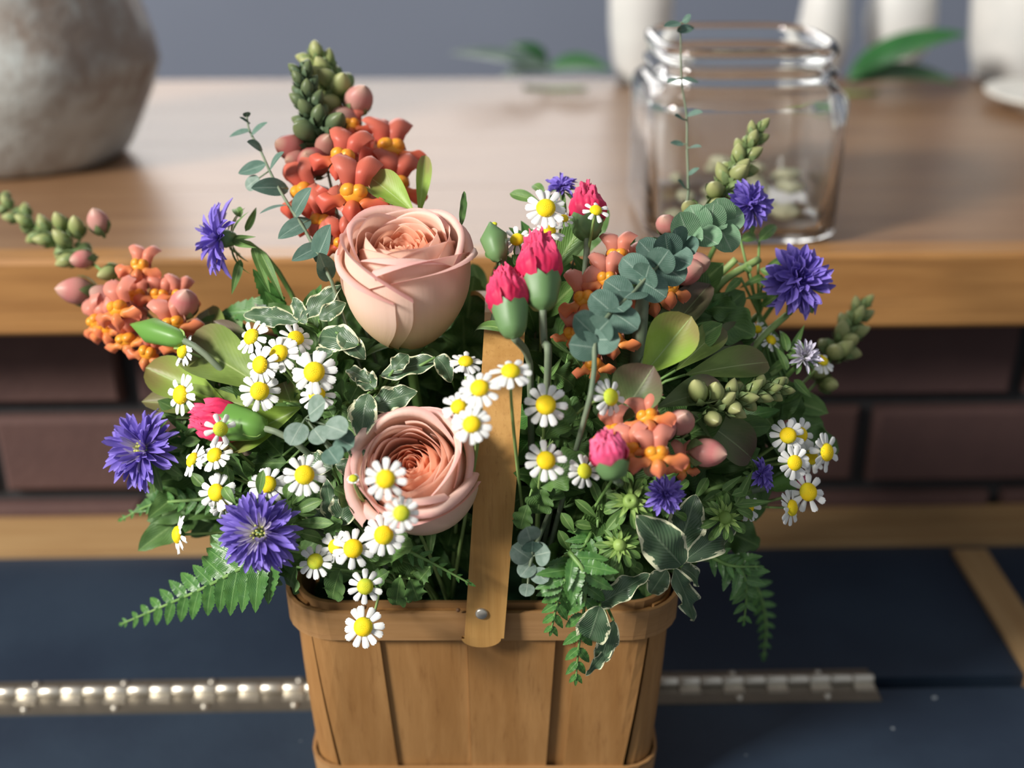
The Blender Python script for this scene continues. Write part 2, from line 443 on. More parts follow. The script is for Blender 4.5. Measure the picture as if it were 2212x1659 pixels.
put('side_panel', join('side_panel', [poly([((g1-sd*ww).x+(HY-.0055-g1.y)*dv.x/dv.y, HY-.0055), (.3305, HY-.0055), (.3305, -.28), (1.5, -.28), (1.5, .2465), ((g1+sd*ww).x+(.2465-g1.y)*dv.x/dv.y, .2465), ((g1-sd*ww).x+(.2465-g1.y)*dv.x/dv.y, .2465)], -.02, -.0008)], M['navy'], False), bn, YAW)
L = (a1-a0).length
ang = math.atan2(dv.y, dv.x)
put('corner_strip', join('corner_strip', [box(.03, L, -ww, ww, -.018, .0035)], M['strip'], False), bn, Matrix.Translation(a0) @ Matrix.Rotation(ang, 4, 'Z'))
put('back_strip', join('back_strip', [box(-1.3, 1.5, .247, .270, -.02, .004)], M['strip'], False), bn, YAW)
put('back_strip', join('back_strip', [box(-1.3, 1.5, .2705, .296, -.02, .0028)], M['strip'], False), bn, YAW)
put('front_board', join('front_board', [box(-1.3, 1.5, -.285, .29, -.45, -.021)], M['navy'], False), bn, YAW)
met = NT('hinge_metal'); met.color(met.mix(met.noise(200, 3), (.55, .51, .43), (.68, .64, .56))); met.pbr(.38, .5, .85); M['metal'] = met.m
metd = NT('hinge_leaf_metal'); metd.color(metd.mix(metd.noise(120, 3), (.20, .18, .15), (.30, .27, .22))); metd.pbr(.42, .5, .8)
HX0, HX1 = -.95, (at_z(1862, 1450, 0)).x
hg = put('hinge', join('hinge', [box(HX0, HX1, HY-.0165, HY-.001, -.001, .0012), box(HX0, HX1, HY+.001, HY+.0115, -.001, .0012)], metd.m, False), bn, YAW)
kv, kf = lathe([(0, 0), (.0029, 0), (.0032, .0003), (.0032, .0117), (.0029, .012), (0, .012)], 12)
kn = join('knuckle', [(kv, kf)], M['metal'])
kx = HX1-.0125; k = 0
while kx > -.36:
    put('knuckle', kn, hg, YAW @ Matrix.Translation((kx, HY, .0032)) @ Matrix.Rotation(PI/2, 4, 'Y')); kx -= .0125; k += 1
refl_me = join('plate', [box(0, .0118, -.0085, -.0015, .001, .0021)], M['metal'], False)  # bright raised plates stand in for reflections on the front hinge leaf
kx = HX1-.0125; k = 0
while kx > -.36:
    if k % 2 == 0: put('hinge_reflection', refl_me, hg, YAW @ Matrix.Translation((kx, HY, 0)))
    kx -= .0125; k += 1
sc = join('screw', [lathe([(0, .0018), (.0012, .0017), (.002, .0012), (.0021, 0)], 10)], M['metal'])
for i in range(14):
    x = HX1-.03-i*.05
    if x < -.4: break
    for yy in (-.0125, .0085):
        put('screw', sc, hg, YAW @ Matrix.Translation((x, HY+yy, .0011)))

# ------------------------------------------------------------------ basket
BX = -.0137; HB = .13; YC = .06
bk = thing('wooden_basket', 'honey coloured wooden slat basket with upright handle holding the bouquet', 'basket', (BX, YC, 0))
def rrect(hx, hy, r, t):                        # point and normal on a rounded rectangle, t in metres from the front centre, to the right
    segs = [('l', V((0, -hy)), V((1, 0)), hx-r), ('a', V((hx-r, -hy+r)), -PI/2, r), ('l', V((hx, -hy+r)), V((0, 1)), 2*(hy == hy)*(hy-r)), ('a', V((hx-r, hy-r)), 0, r),
            ('l', V((hx-r, hy)), V((-1, 0)), 2*(hx-r)), ('a', V((-hx+r, hy-r)), PI/2, r), ('l', V((-hx, hy-r)), V((0, -1)), 2*(hy-r)), ('a', V((-hx+r, -hy+r)), PI, r), ('l', V((-hx+r, -hy)), V((1, 0)), hx-r)]
    per = 4*(hx-r)+4*(hy-r)+2*PI*r
    d = (t % 1.0)*per
    for kind, p, q, ln in segs:
        l = ln if kind == 'l' else ln*PI/2
        if d <= l+1e-9:
            if kind == 'l':
                return p+q*d, V((q.y, -q.x))
            a = q+d/ln
            return p+V((math.cos(a), math.sin(a)))*ln, V((math.cos(a), math.sin(a)))
        d -= l
    return V((0, -hy)), V((0, -1))
def bpt(t, z, off):
    k = z/HB
    hx = .0815+.0065*k; hy = .040+.018*k; r = .012+.010*k
    bul = .0012*math.sin(PI*min(1, max(0, k)))
    p, n = rrect(hx, hy, r, t)
    p = p+n*(off+bul)
    return V((BX+p.x, YC+p.y-.0045*(1-k), z))
def shell(name, t0, t1, z0, z1, o0, o1, mat, n=10, m=6, skew=0):
    vs, fs, uv = [], [], []
    for s in (o1, o0):
        for j in range(m+1):
            for i in range(n+1):
                t = t0+(t1-t0)*i/n + skew*(j/m)*(1 if i == n else 0)
                vs.append(bpt(t, z0+(z1-z0)*j/m, s)-V((BX, YC, 0)))
    N = (n+1)*(m+1)
    for j in range(m):
        for i in range(n):
            a = j*(n+1)+i
            fs.append((a, a+1, a+n+2, a+n+1)); fs.append((a+N, a+N+n+1, a+N+n+2, a+N+1))
    for i in range(n):
        a = i; fs.append((a, a+N, a+N+1, a+1)); a = m*(n+1)+i; fs.append((a, a+1, a+N+1, a+N))
    for j in range(m):
        a = j*(n+1); fs.append((a, a+n+1, a+n+1+N, a+N)); a = j*(n+1)+n; fs.append((a, a+N, a+N+n+1, a+n+1))
    me = mk(name, vs, fs, mat, None, False)
    return put(name, me, bk, Matrix.Translation((BX, YC, 0)))
def tof(x):                                      # parameter of a front point at offset x from the centre (metres at mid height)
    k = .75; hx = .0815+.0065*k; hy = .049+.009*k; r = .012+.010*k
    return x/(4*(hx-r)+4*(hy-r)+2*PI*r)
def fx(px):                                      # photo column at mid face -> x offset
    return at_y(px, 1480, .004).x-BX
ed = [(-.0775, fx(826), .0016), (fx(818), fx(1011), 0), (fx(1012), fx(1198), .0012), (fx(1180), fx(1262), -.0016), (fx(1243), .0755, .0014)]
for a, b, o in ed:
    shell('slat', tof(a), tof(b), .0013, HB-.003, -.0014+o, o, M['veneer'], 8, 8)
per = lambda i: i
tl = tof(.0755); tr_ = 1+tof(-.0775)
ns = 11
for i in range(ns):
    a = tl+(tr_-tl)*i/ns; b = tl+(tr_-tl)*(i+1)/ns
    shell('slat', a-(.001 if i % 2 else -.004), b+(.001 if i % 2 else -.004), .0013, HB-.003, -.0014+(.001 if i % 2 else 0), (.001 if i % 2 else 0), M['veneer'], 8, 6)
shell('rim_band', 0, 1, HB-.0178, HB-.002, .0020, .0038, M['band'], 110, 2)
shell('inner_rim_band', 0, 1, HB-.018, HB, -.0035, -.0016, M['band'], 110, 2)
shell('bottom_band', 0, 1, .0012, .0285, .0013, .003, M['band'], 110, 2)
put('bottom', join('bottom', [box(-.076, .076, -.042, .033, .0013, .005)], M['veneer'], False), bk, Matrix.Translation((BX, YC, 0)))
# handle
hp = []
HZ = at_y(1045, 1378, -.006).z; RZ = at_y(1045, 1326, -.0065).z
for i in range(9):
    z = HZ+(.178-HZ)*i/8
    hp.append(V((0, -.0655+.0015*i/8, z)))
for i in range(1, 33):
    a = PI*i/32
    hp.append(V((0, -.064*math.cos(a), .178+.076*math.sin(a))))
for i in range(1, 6):
    hp.append(V((0, .064, .178-.075*i/5)))
vs, fs, n = [], [], len(hp)
hw = .00885
for j, p in enumerate(hp):
    tdir = (hp[min(j+1, n-1)]-hp[max(j-1, 0)]).normalized()
    nr = V((1, 0, 0)).cross(tdir)
    k = j/(n-1)
    cx = .0105*min(1, max(0, (p.z-.1)/.15))*(1 if j < 24 else max(-.8, 1-(j-24)/6))
    for (s, o) in ((-1, .001), (1, .001), (1, -.0009), (-1, -.0009)):
        w = hw
        vs.append(V((cx+s*w, p.y, p.z))+nr*o)
    if j:
        b = 4*j
        for q in range(4):
            fs.append((b-4+q, b-4+(q+1) % 4, b+(q+1) % 4, b+q))
fs.append((4*n-4, 4*n-3, 4*n-2, 4*n-1))
# rounded lower end
o = len(vs); cs = [(-1)]
arc = []
for i in range(13):
    a = PI+PI*i/12
    arc.append((hw*math.cos(a), HZ+hw*.55*math.sin(a)))
for y in (-.0665, -.0646):
    for x, z in arc: vs.append(V((x, y, z)))
fs.append(tuple(range(o, o+13))); fs.append(tuple(range(o+25, o+12, -1)))
for i in range(12): fs.append((o+i, o+13+i, o+14+i, o+i+1))
hd = put('handle', mk('handle', vs, fs, M['handle'], None, False), bk, Matrix.Translation((BX, YC, 0)))
rv = join('rivet', [lathe([(0, .0011), (.0022, .0010), (.0028, .0004), (.0029, -.001)], 20)], M['metal'])
put('rivet', rv, hd, Matrix.Translation((BX+.0002, YC-.0664, RZ)) @ Matrix.Rotation(PI/2, 4, 'X'))
nail = flat('nail_brown', (.16, .08, .035), .6)
nl = join('nail', [lathe([(0, .0004), (.0008, .0003), (.001, -.0005)], 10)], nail)
for px, py in ((990, 1314), (788, 1307)):
    p = at_y(px, py, YC-.0609)
    yb = YC-(.040+.018*p.z/HB)-.0045*(1-p.z/HB)-.0036
    p.y = yb-.0009
    put('nail', nl, bk, Matrix.Translation(p) @ Matrix.Rotation(PI/2, 4, 'X'))
ring = lambda z: [bpt(i/60, z, -.0065) for i in range(60)]
fo = put('floral_foam', mk('floral_foam', ring(.0075)+ring(.113), [tuple(range(59, -1, -1)), tuple(range(60, 120))]+[(i, (i+1) % 60, 60+(i+1) % 60, 60+i) for i in range(60)], M['foam'], None, False))
tag(fo, 'dark green floral foam block packed inside the wooden basket', 'floral foam')

# ------------------------------------------------------------------ leaf meshes (unit length along +X)
def leaf(name, wfn, mat, wid, bend=.3, fold=.15, wave=0, wk=3, nu=6, nv=14, cup=0, seed=0, twist=0):
    rs = random.Random(seed); ph = rs.uniform(0, 6)
    cl = [V((0, 0, 0))]; 
    for j in range(nv):
        a = bend*((j+.5)/nv-.2)
        cl.append(cl[-1]+V((math.cos(a), 0, -math.sin(a)))/nv)
    def fn(u, v):
        j = round(v*nv); p = cl[j]; s = 2*u-1; w = wfn(v)*wid/2
        a = bend*(v-.2)
        z = fold*abs(s)*w*2 + cup*s*s*w*2 + wave*abs(s)**1.5*math.sin(wk*2*PI*v+ph+(s > 0)*1.9)*w*2
        y = s*w
        if twist:
            tt = twist*v; y, z = y*math.cos(tt)-z*math.sin(tt), y*math.sin(tt)+z*math.cos(tt)
        return p+V((z*math.sin(a), y, z*math.cos(a)))
    return gridmesh(name, fn, nu, nv, mat)
ell = lambda v: max(.0, math.sin(PI*min(1, v**.85)))**.75
rnd_ = lambda v: math.sqrt(max(0, 1-(2*v-1)**2))
obov = lambda v: max(0, math.sin(PI*v**1.5))**.7*.96+.04*(v < .97)
lanc = lambda v: max(0, math.sin(PI*v**.6))**.9
def serr(v):
    b = max(0, math.sin(PI*v**.62))**.8
    return b*(1-.24*((v*9) % 1))
def lobed(v):
    b = max(0, math.sin(PI*min(1, v**1.15)))**.6
    return b*(.62+.38*abs(math.sin(v*PI*3.4)))
LF = {}
def reg(key, wfn, mat, wid, **k):
    LF[key] = [leaf(key, wfn, M[mat], wid, seed=i*11+len(LF), **{q: (w[i % len(w)] if isinstance(w, tuple) else w) for q, w in k.items()}) for i in range(3)]
reg('euc', rnd_, 'euc', .92, bend=(.2, -.1, .4), fold=(.06, .1, .03))
reg('eucl', rnd_, 'eucl', .86, bend=(.2, .0, .4), fold=(.06, .1, .03))
reg('eucy', rnd_, 'eucy', .9, bend=(.2, -.1, .4), fold=(.06, .1, .03))
reg('eucn', ell, 'euc', .5, bend=(.3, -.2, .5), fold=(.1, .15, .05))
reg('pitt', ell, 'pitt', .58, bend=(.6, .3, 1.0), fold=.08, wave=(.12, .16, .10), wk=(2.2, 2.7, 1.8), nu=10, nv=26)
reg('pittn', ell, 'pitt', .40, bend=(.9, .5, 1.3), fold=.12, wave=(.2, .24, .18), wk=(2.2, 2.7, 1.8), nu=10, nv=26, twist=(.5, -.6, .9))
reg('leuc', obov, 'leuc', .50, bend=(.3, -.3, .5), fold=(.10, .2, .1), cup=.15)
reg('leucd', obov, 'leucd', .55, bend=(.3, -.3, .5), fold=(.10, .2, .1), cup=.15)
reg('leucb', obov, 'leucb', .52, bend=(.3, -.3, .5), fold=(.10, .2, .1), cup=.2)
reg('pinna', serr, 'fern', .40, bend=(.3, .1, .5), fold=.10, wave=.04, nv=36, nu=4)
reg('pinnad', serr, 'fernd', .40, bend=(.3, .1, .5), fold=.10, wave=.04, nv=36, nu=4)
reg('fever', lobed, 'fever', .72, bend=(.5, .2, .8), fold=.12, wave=.12, nv=26, nu=6)
reg('aleaf', obov, 'aleaf', .30, bend=(.5, .1, .9), fold=.2, nv=10, nu=4)
reg('alance', lanc, 'aleaf', .16, bend=(.6, -.3, 1.0), fold=.2, nv=10, nu=4)
reg('feverd', lobed, 'dark', .72, bend=(.5, .2, .8), fold=.12, wave=.12, nv=26, nu=6)
reg('darks', obov, 'dark', .30, bend=(.5, .1, .9), fold=.2, nv=10, nu=4)
reg('dark', ell, 'dark', .46, bend=(.6, .2, .9), fold=.15, wave=.1)
reg('bract', lanc, 'bract', .30, bend=(.4, .0, .8), fold=.15, nv=8, nu=4)
def lf(kind, par, a, b, n, name='leaf', wmul=1.0):
    """leaf from point a to point b with its face towards n"""
    m = frame(a, b-a, n, (b-a).length)
    if wmul != 1.0:
        m = m @ Matrix.Diagonal((1, wmul, wmul, 1))
    return put(name, random.choice(LF[kind]), par, m)
KW = {}
for k in LF: KW[k] = None
WID = dict(feverd=.72, darks=.3, euc=.92, eucl=.86, eucy=.9, eucn=.5, pitt=.58, pittn=.40, leuc=.5, leucd=.55, leucb=.52, pinna=.42, pinnad=.42, fever=.72, aleaf=.3, alance=.16, dark=.46, bract=.3)
def lfp(kind, par, bx, by, tx, ty, n=(0, .2), w=None, d0=0, d1=0, name='leaf'):
    a = W(bx, by, d0); b = W(tx, ty, d1)
    wm = 1.0
    if w:
        wm = S(w, (a+b)/2)/((b-a).length*WID[kind])
    return lf(kind, par, a, b, NRM(*n), name, wm)
CORE = V((BX+.004, YC, .112))
def root_pt(p):
    x = max(-.06, min(.06, (p.x-BX)*.42))
    if abs(x-.004) < .02: x = .004+(.02 if x > .004 else -.02)
    return V((BX+x, YC+max(-.03, min(.035, (p.y-YC)*.4)), .108))
def stem_curve(p, n, out=.03):
    r = root_pt(p)
    return bez(p, p-n*out, r+V(((p.x-r.x)*.35, (p.y-r.y)*.35, .05)), r)
def stem(par, p, n, r0=.0009, r1=.0014, mat='stem', out=.03, name='stem'):
    return put(name, join(name, [tube(stem_curve(p, n, out), r0, r1)], M[mat]), par)

# ------------------------------------------------------------------ roses
def rose_petal(name, R, H, half, th0, close, roll, mat, seed, ruff=.0, nu=18, nv=18):
    rs = random.Random(seed)
    p1, p2 = rs.uniform(0, 6), rs.uniform(0, 6)
    sk = rs.uniform(-.16, .16) if roll > .3 else rs.uniform(-.05, .05)
    rho = R*(.085 if roll > .3 else .04); V0 = .80 if roll > .3 else .90
    def fn(u, v):
        s = 2*u-1
        edge = 1-.16*abs(s)**2.4+sk*s*.5                  # rounded, slanting top edge
        w = min(v, V0)/V0
        vv = w*edge
        prof = math.sin(min(1, vv*1.30)*PI/2)**.66        # goblet
        r = R*(.14+.86*prof)
        if vv > .5: r *= 1-close*((vv-.5)/.5)**2
        z = H*vv
        if v > V0:                                        # the lip rolls outward
            c = (v-V0)/(1-V0); ph = roll*c*(1+.45*math.sin(1.7*s+p1))
            q = rho*(1+.3*math.sin(2.3*s+p2))
            r += q*(1-math.cos(ph)); z += q*math.sin(ph)
        r *= 1+.065*s
        wd = half*(math.sin(min(1, .20+v*1.25)*PI/2)**.8)
        a = th0+s*wd
        q = ruff*v*v*(math.sin(4*s+p1)+.5*math.sin(8*s+p2))*R
        r += q; z += q*.6
        return V((r*math.cos(a), r*math.sin(a), z))
    return gridmesh(name, fn, nu, nv, mat)
def rose(label, p, axis, R, H, seed, spin=0, opened=0.0):
    t = thing('rose', label, 'rose', root_pt(p))
    up = axis.normalized()
    m = zframe(p, up, spin, 1.0, uphint=UP)
    rs = random.Random(seed)
    g = 0
    layers = [ # n, R, H, halfangle, close, roll, mat, ruff
        (3, .97, .86, 1.22, .02, 2.5, 'rose_out', .008),
        (4, .93, .96, 1.10, .12-opened, 2.2, 'rose_out', .008),
        (4, .86, 1.0, 1.05, .22-opened, 1.6, 'rose_out', .010),
        (4, .78, 1.0, 1.1, .27-opened, .9, 'rose_mid', .014),
        (4, .70, .99, 1.1, .29-opened, .6, 'rose_mid', .016),
        (4, .62, .975, 1.1, .30-opened, .5, 'rose_mid', .018),
        (4, .545, .96, 1.1, .40-opened*.5, .4, 'rose_in', .03),
        (4, .475, .95, 1.1, .42-opened*.5, .4, 'rose_in', .035),
        (4, .41, .94, 1.15, .44-opened*.4, .3, 'rose_in', .04),
        (4, .345, .93, 1.2, .44, .3, 'rose_in', .045),
        (3, .285, .92, 1.4, .44, .3, 'rose_in', .05),
        (3, .225, .91, 1.4, .44, .3, 'rose_in', .06),
        (3, .165, .90, 1.5, .30, .3, 'rose_in', .06),
        (2, .11, .89, 1.9, .30, .2, 'rose_in', .08),
        (2, .06, .88, 1.9, .30, .2, 'rose_in', .08)]
    for li, (n, r, h, ha, cl, ro, mt, rf) in enumerate(layers):
        g += .9
        for k in range(n):
            th = g+2*PI*k/n+rs.uniform(-.12, .12)
            me = rose_petal('petal', R*r*rs.uniform(.97, 1.03), H*h*rs.uniform(.96, 1.03), ha, th, cl, ro*rs.uniform(.75, 1.2), M[mt], seed*100+li*10+k, rf)
            put('petal', me, t, m)
    # hip, sepals and stem
    put('hip', join('hip', [lathe([(.0035, -.006), (.006, -.003), (R*.30, .001), (R*.34, .003), (R*.2, .006)], 16)], M['calyx']), t, m)
    for k in range(5):
        a = 2*PI*k/5+.3; d = m.to_3x3() @ V((math.cos(a), math.sin(a), -.1))
        lf('alance', t, p+d*R*.22, p+d*R*1.0-up*.004, up, 'sepal', 1.5)
    stem(t, p-up*.003, up, .0025, .0025, 'stem', .03)
    return t
p = W(884, 742, .030)
rose('large pale peach rose, the higher of the two, seen from its side', p, (UP*.80-FWD*.60+RIGHT*.0), S(137, p), .0555, 3, .4, .04)
p = W(935, 1088, .040)
rose('open peach rose with spiral orange heart, beside the basket handle', p, (UP*.42-FWD*.90-RIGHT*.13), S(119, p), .055, 5, 1.9, .07)

# ------------------------------------------------------------------ daisies
def disc_mesh(mat, nb=85):
    parts = [lathe([(0, .0), (.48, -.04), (.52, .06), (.44, .22), (.28, .31), (.12, .345), (0, .35)], 18)]
    for i in range(nb):
        f = (i+.5)/nb; rr = .49*math.sqrt(f); a = i*2.39996
        z = .35-.95*rr*rr-(.4*(rr-.42) if rr > .42 else 0)
        s = .042
        c = V((rr*math.cos(a), rr*math.sin(a), z))
        parts.append(([c+V((s, 0, 0)), c+V((0, s, 0)), c+V((-s, 0, 0)), c+V((0, -s, 0)), c+V((0, 0, s*1.1))], [(0, 1, 4), (1, 2, 4), (2, 3, 4), (3, 0, 4)]))
    return join('flower_head', parts, mat)
DISC = [disc_mesh(M['discy']), disc_mesh(M['discg'])]
def dpet(seed, L=1.0):
    rs = random.Random(seed); dr = rs.uniform(.05, .5); tw = rs.uniform(-.15, .15)
    def w(v): return .14+.18*math.sin(min(1, v*1.15)*PI/2)**.8*(1 if v < .75 else math.sqrt(max(0.02, 1-((v-.75)/.25)**2*.93)))
    def fn(u, v):
        s = 2*u-1
        x = .42+v*.72*L; z = .02-dr*.35*v*v+.03*math.cos(s*3*PI)*math.sin(PI*v)*.6-.05*s*s+tw*s*v*.3
        if v > .9: x -= .05*(math.cos(s*2*PI)*.5+.5)*(v-.9)/.1
        return V((x, s*w(v)*.62, z))
    return gridmesh('petal', fn, 6, 8, M['white'])
DPET = [dpet(i) for i in range(5)]
GC = lathe([(0, -.34), (.12, -.32), (.3, -.22), (.47, -.06), (.50, .0)], 14)
CAL = join('calyx', [GC], M['calyx'])
DAISY_GROUP = 'feverfew daisy sprigs in the bouquet'
def daisy_head(par, px, py, dia, n, dy=0, npet=None, young=False, drop=0, plen=1.0, first=None):
    p = W(px, py, -.012+dy); nr = NRM(*n)
    s = S(dia, p)/2.2
    m = zframe(p, nr, random.uniform(0, 6), s)
    h = put('flower_head', DISC[1 if young else 0], par, m)
    k = npet or random.choice((10, 11, 12, 12, 13))
    for i in range(k):
        if drop and random.random() < drop: continue
        q = m @ Matrix.Rotation(2*PI*i/k+random.uniform(-.09, .09), 4, 'Z') @ Matrix.Rotation(random.uniform(-.12, .12), 4, 'X') @ Matrix.Rotation(random.uniform(-.15, .22), 4, 'Y') @ Matrix.Diagonal((plen, 1, 1, 1))
        put('petal', random.choice(DPET), h, q)
    put('calyx', CAL, h, m)
    return p, nr, s
def daisies(label, heads, leaves=0):
    h0 = heads[0]
    pts = []
    t = thing('daisy_sprig', label, 'daisy', root_pt(W(h0[0], h0[1])), DAISY_GROUP)
    for h in heads:
        kw = h[4] if len(h) > 4 else {}
        pts.append(daisy_head(t, h[0], h[1], h[2], h[3], **kw))
    p, nr, s = pts[0]
    main = stem_curve(p-nr*s*.3, nr, .022)
    put('stem', join('stem', [tube(main, .0006, .0010)], M['stemp']), t)
    for (q, nq, sq) in pts[1:]:
        j = main[5]
        put('stem', join('stem', [tube(bez(q-nq*sq*.3, q-nq*.02, j+(q-j)*.25+V((0, .008, -.004)), j, 10), .0005, .0007)], M['stemp']), t)
    for i in range(leaves):
        b = main[4+i*2]; d = V((random.uniform(-1, 1), random.uniform(-.7, .1), random.uniform(-.2, .8))).normalized()
        lf('fever', t, b, b+d*random.uniform(.018, .028), NRM(random.uniform(-.4, .4), random.uniform(0, .6)))
    return t
daisies('daisy sprig of four white blooms above the left olive leaves', [(603, 764, 88, (-.2, .4)), (544, 728, 80, (-.5, .35)), (639, 731, 76, (.35, .5), dict(dy=.008)), (563, 788, 84, (-.5, .05), dict(dy=-.004))], 2)
daisies('daisy pair, one broad and one behind, above silver eucalyptus leaves', [(679, 804, 98, (.03, .18)), (685, 853, 78, (0, .55), dict(dy=.008))], 2)
daisies('single daisy in front of the olive broad leaves', [(561, 845, 88, (.1, .15))], 1)
daisies('side-turned daisy at the tip of a broad olive leaf', [(396, 758, 74, (-.78, .2))])
daisies('narrow side-turned daisy above the pink carnation bud on the left', [(392, 853, 92, (-.62, .02))])
daisies('half-open daisy with few petals covering the pink carnation bud', [(476, 927, 70, (.45, .1), dict(npet=8, drop=.2, young=True, dy=-.012))])
daisies('two small tilted daisies right of the left purple aster', [(464, 984, 76, (-.3, .5)), (417, 994, 74, (-.72, .45))], 1)
daisies('daisy with a smaller one tucked behind it above the big aster', [(468, 1064, 84, (-.3, .1)), (482, 1089, 62, (.6, -.1), dict(dy=.004))])
daisies('daisy partly hidden by the big purple aster', [(578, 1047, 84, (-.05, .42), dict(dy=.006))], 1)
daisies('wide flat daisy above right of the big purple aster', [(658, 1026, 92, (.02, .2))], 2)
daisies('daisy seen edge-on above the left fern frond', [(386, 1155, 84, (-.88, .02))])
daisies('small closed daisy bud with stubby petals left of the open rose', [(763, 1034, 42, (0, .65), dict(young=True, npet=9, plen=.65))], 1)
daisies('two daisies lying against the lower edge of the open rose', [(833, 1035, 92, (-.1, .15), dict(dy=-.022)), (867, 1109, 78, (.1, .2), dict(dy=-.022, young=True))])
daisies('row of four daisies above the basket rim below the rose', [(763, 1185, 90, (0, .2)), (829, 1156, 90, (.05, .2)), (725, 1181, 72, (-.35, .2), dict(dy=.006)), (681, 1213, 76, (-.1, .3), dict(young=True))], 2)
daisies('two daisies hanging down over the basket rim and slats', [(789, 1267, 76, (.1, .2), dict(young=True, dy=-.004)), (785, 1354, 90, (-.12, .2), dict(dy=-.008))])
daisies('three daisies squeezed between the open rose and the handle', [(1036, 839, 90, (-.1, .5), dict(dy=-.018)), (991, 879, 76, (-.2, .4), dict(dy=-.010)), (1019, 917, 86, (-.1, .35), dict(dy=-.018))], 0)
daisies('upturned daisy in the gap between upper rose and handle', [(1006, 782, 70, (0, .78), dict(dy=.004))])
daisies('upturned daisy in front of the wooden handle', [(1103, 803, 90, (.02, .72), dict(dy=-.02))])
daisies('two daisies on one stem right of the handle', [(1179, 875, 95, (0, .15), dict(dy=-.006)), (1318, 858, 84, (.62, .1), dict(young=True, dy=-.012))], 2)
daisies('two daisies left of the bright pink carnation bud', [(1179, 995, 90, (.15, .3)), (1262, 1018, 74, (.45, .2), dict(young=True))], 2)
daisies('cluster of five daisies at the right edge of the bouquet', [(1702, 941, 78, (-.05, .25)), (1727, 939, 78, (.3, .25), dict(dy=.006)), (1716, 1000, 74, (.25, .1), dict(dy=-.004)), (1752, 988, 70, (.4, .2), dict(dy=.012)), (1784, 977, 86, (.68, .05))])
daisies('two daisies below the right-edge cluster, one edge-on', [(1745, 1063, 88, (.25, .2)), (1709, 1097, 78, (.8, .05))])
daisies('daisy half hidden behind aster leaves above curled variegated leaf', [(1614, 1095, 64, (.2, .45), dict(dy=.012))])
daisies('blurred daisies beside the pale lilac aster', [(1775, 780, 62, (.3, .7), dict(dy=.02)), (1665, 735, 52, (.35, .5), dict(dy=.02)), (1636, 712, 44, (-.2, .5), dict(dy=.025))], 1)
daisies('tall daisy sprig standing above the pink carnations', [(1179, 450, 90, (0, .22), dict(dy=-.012)), (1117, 518, 66, (-.2, .45)), (1184, 500, 74, (0, .8)), (1218, 472, 44, (.2, .6), dict(npet=8)), (1068, 484, 26, (0, .8), dict(npet=7, young=True, plen=.5))], 2)
daisies('small lopsided daisy in front of the highest pink carnation', [(1287, 455, 58, (.1, .55), dict(npet=7, drop=.1, dy=-.01))])

# ------------------------------------------------------------------ asters
def ray_mesh(name, mat, wd, curve, seed):
    rs = random.Random(seed); tw = rs.uniform(-.5, .5); sw = rs.uniform(-.10, .10)
    def fn(u, v):
        s = 2*u-1; w = wd*(.35+.65*math.sin(min(1, v*1.5)*PI/2))*(1 if v < .8 else math.sqrt(max(.04, 1-((v-.8)/.2)**2)))
        y = s*w/2; z = .5*abs(s)*w; a = tw*v
        y, z = y*math.cos(a)-z*math.sin(a), y*math.sin(a)+z*math.cos(a)
        return V((v, y+sw*v*v, z+curve*v*v))
    return gridmesh(name, fn, 2, 7, mat)
RAY = [ray_mesh('ray_petal', M['ray'], .165, c, i) for i, c in enumerate((-.22, -.08, .06, .16, -.3))]
RAYI = [ray_mesh('ray_petal', M['rayw'], .10, c, i+9) for i, c in enumerate((-.1, .15, .3))]
RAYL = [ray_mesh('ray_petal', M['rayl'], .13, c, i+19) for i, c in enumerate((-.1, .1, .3))]
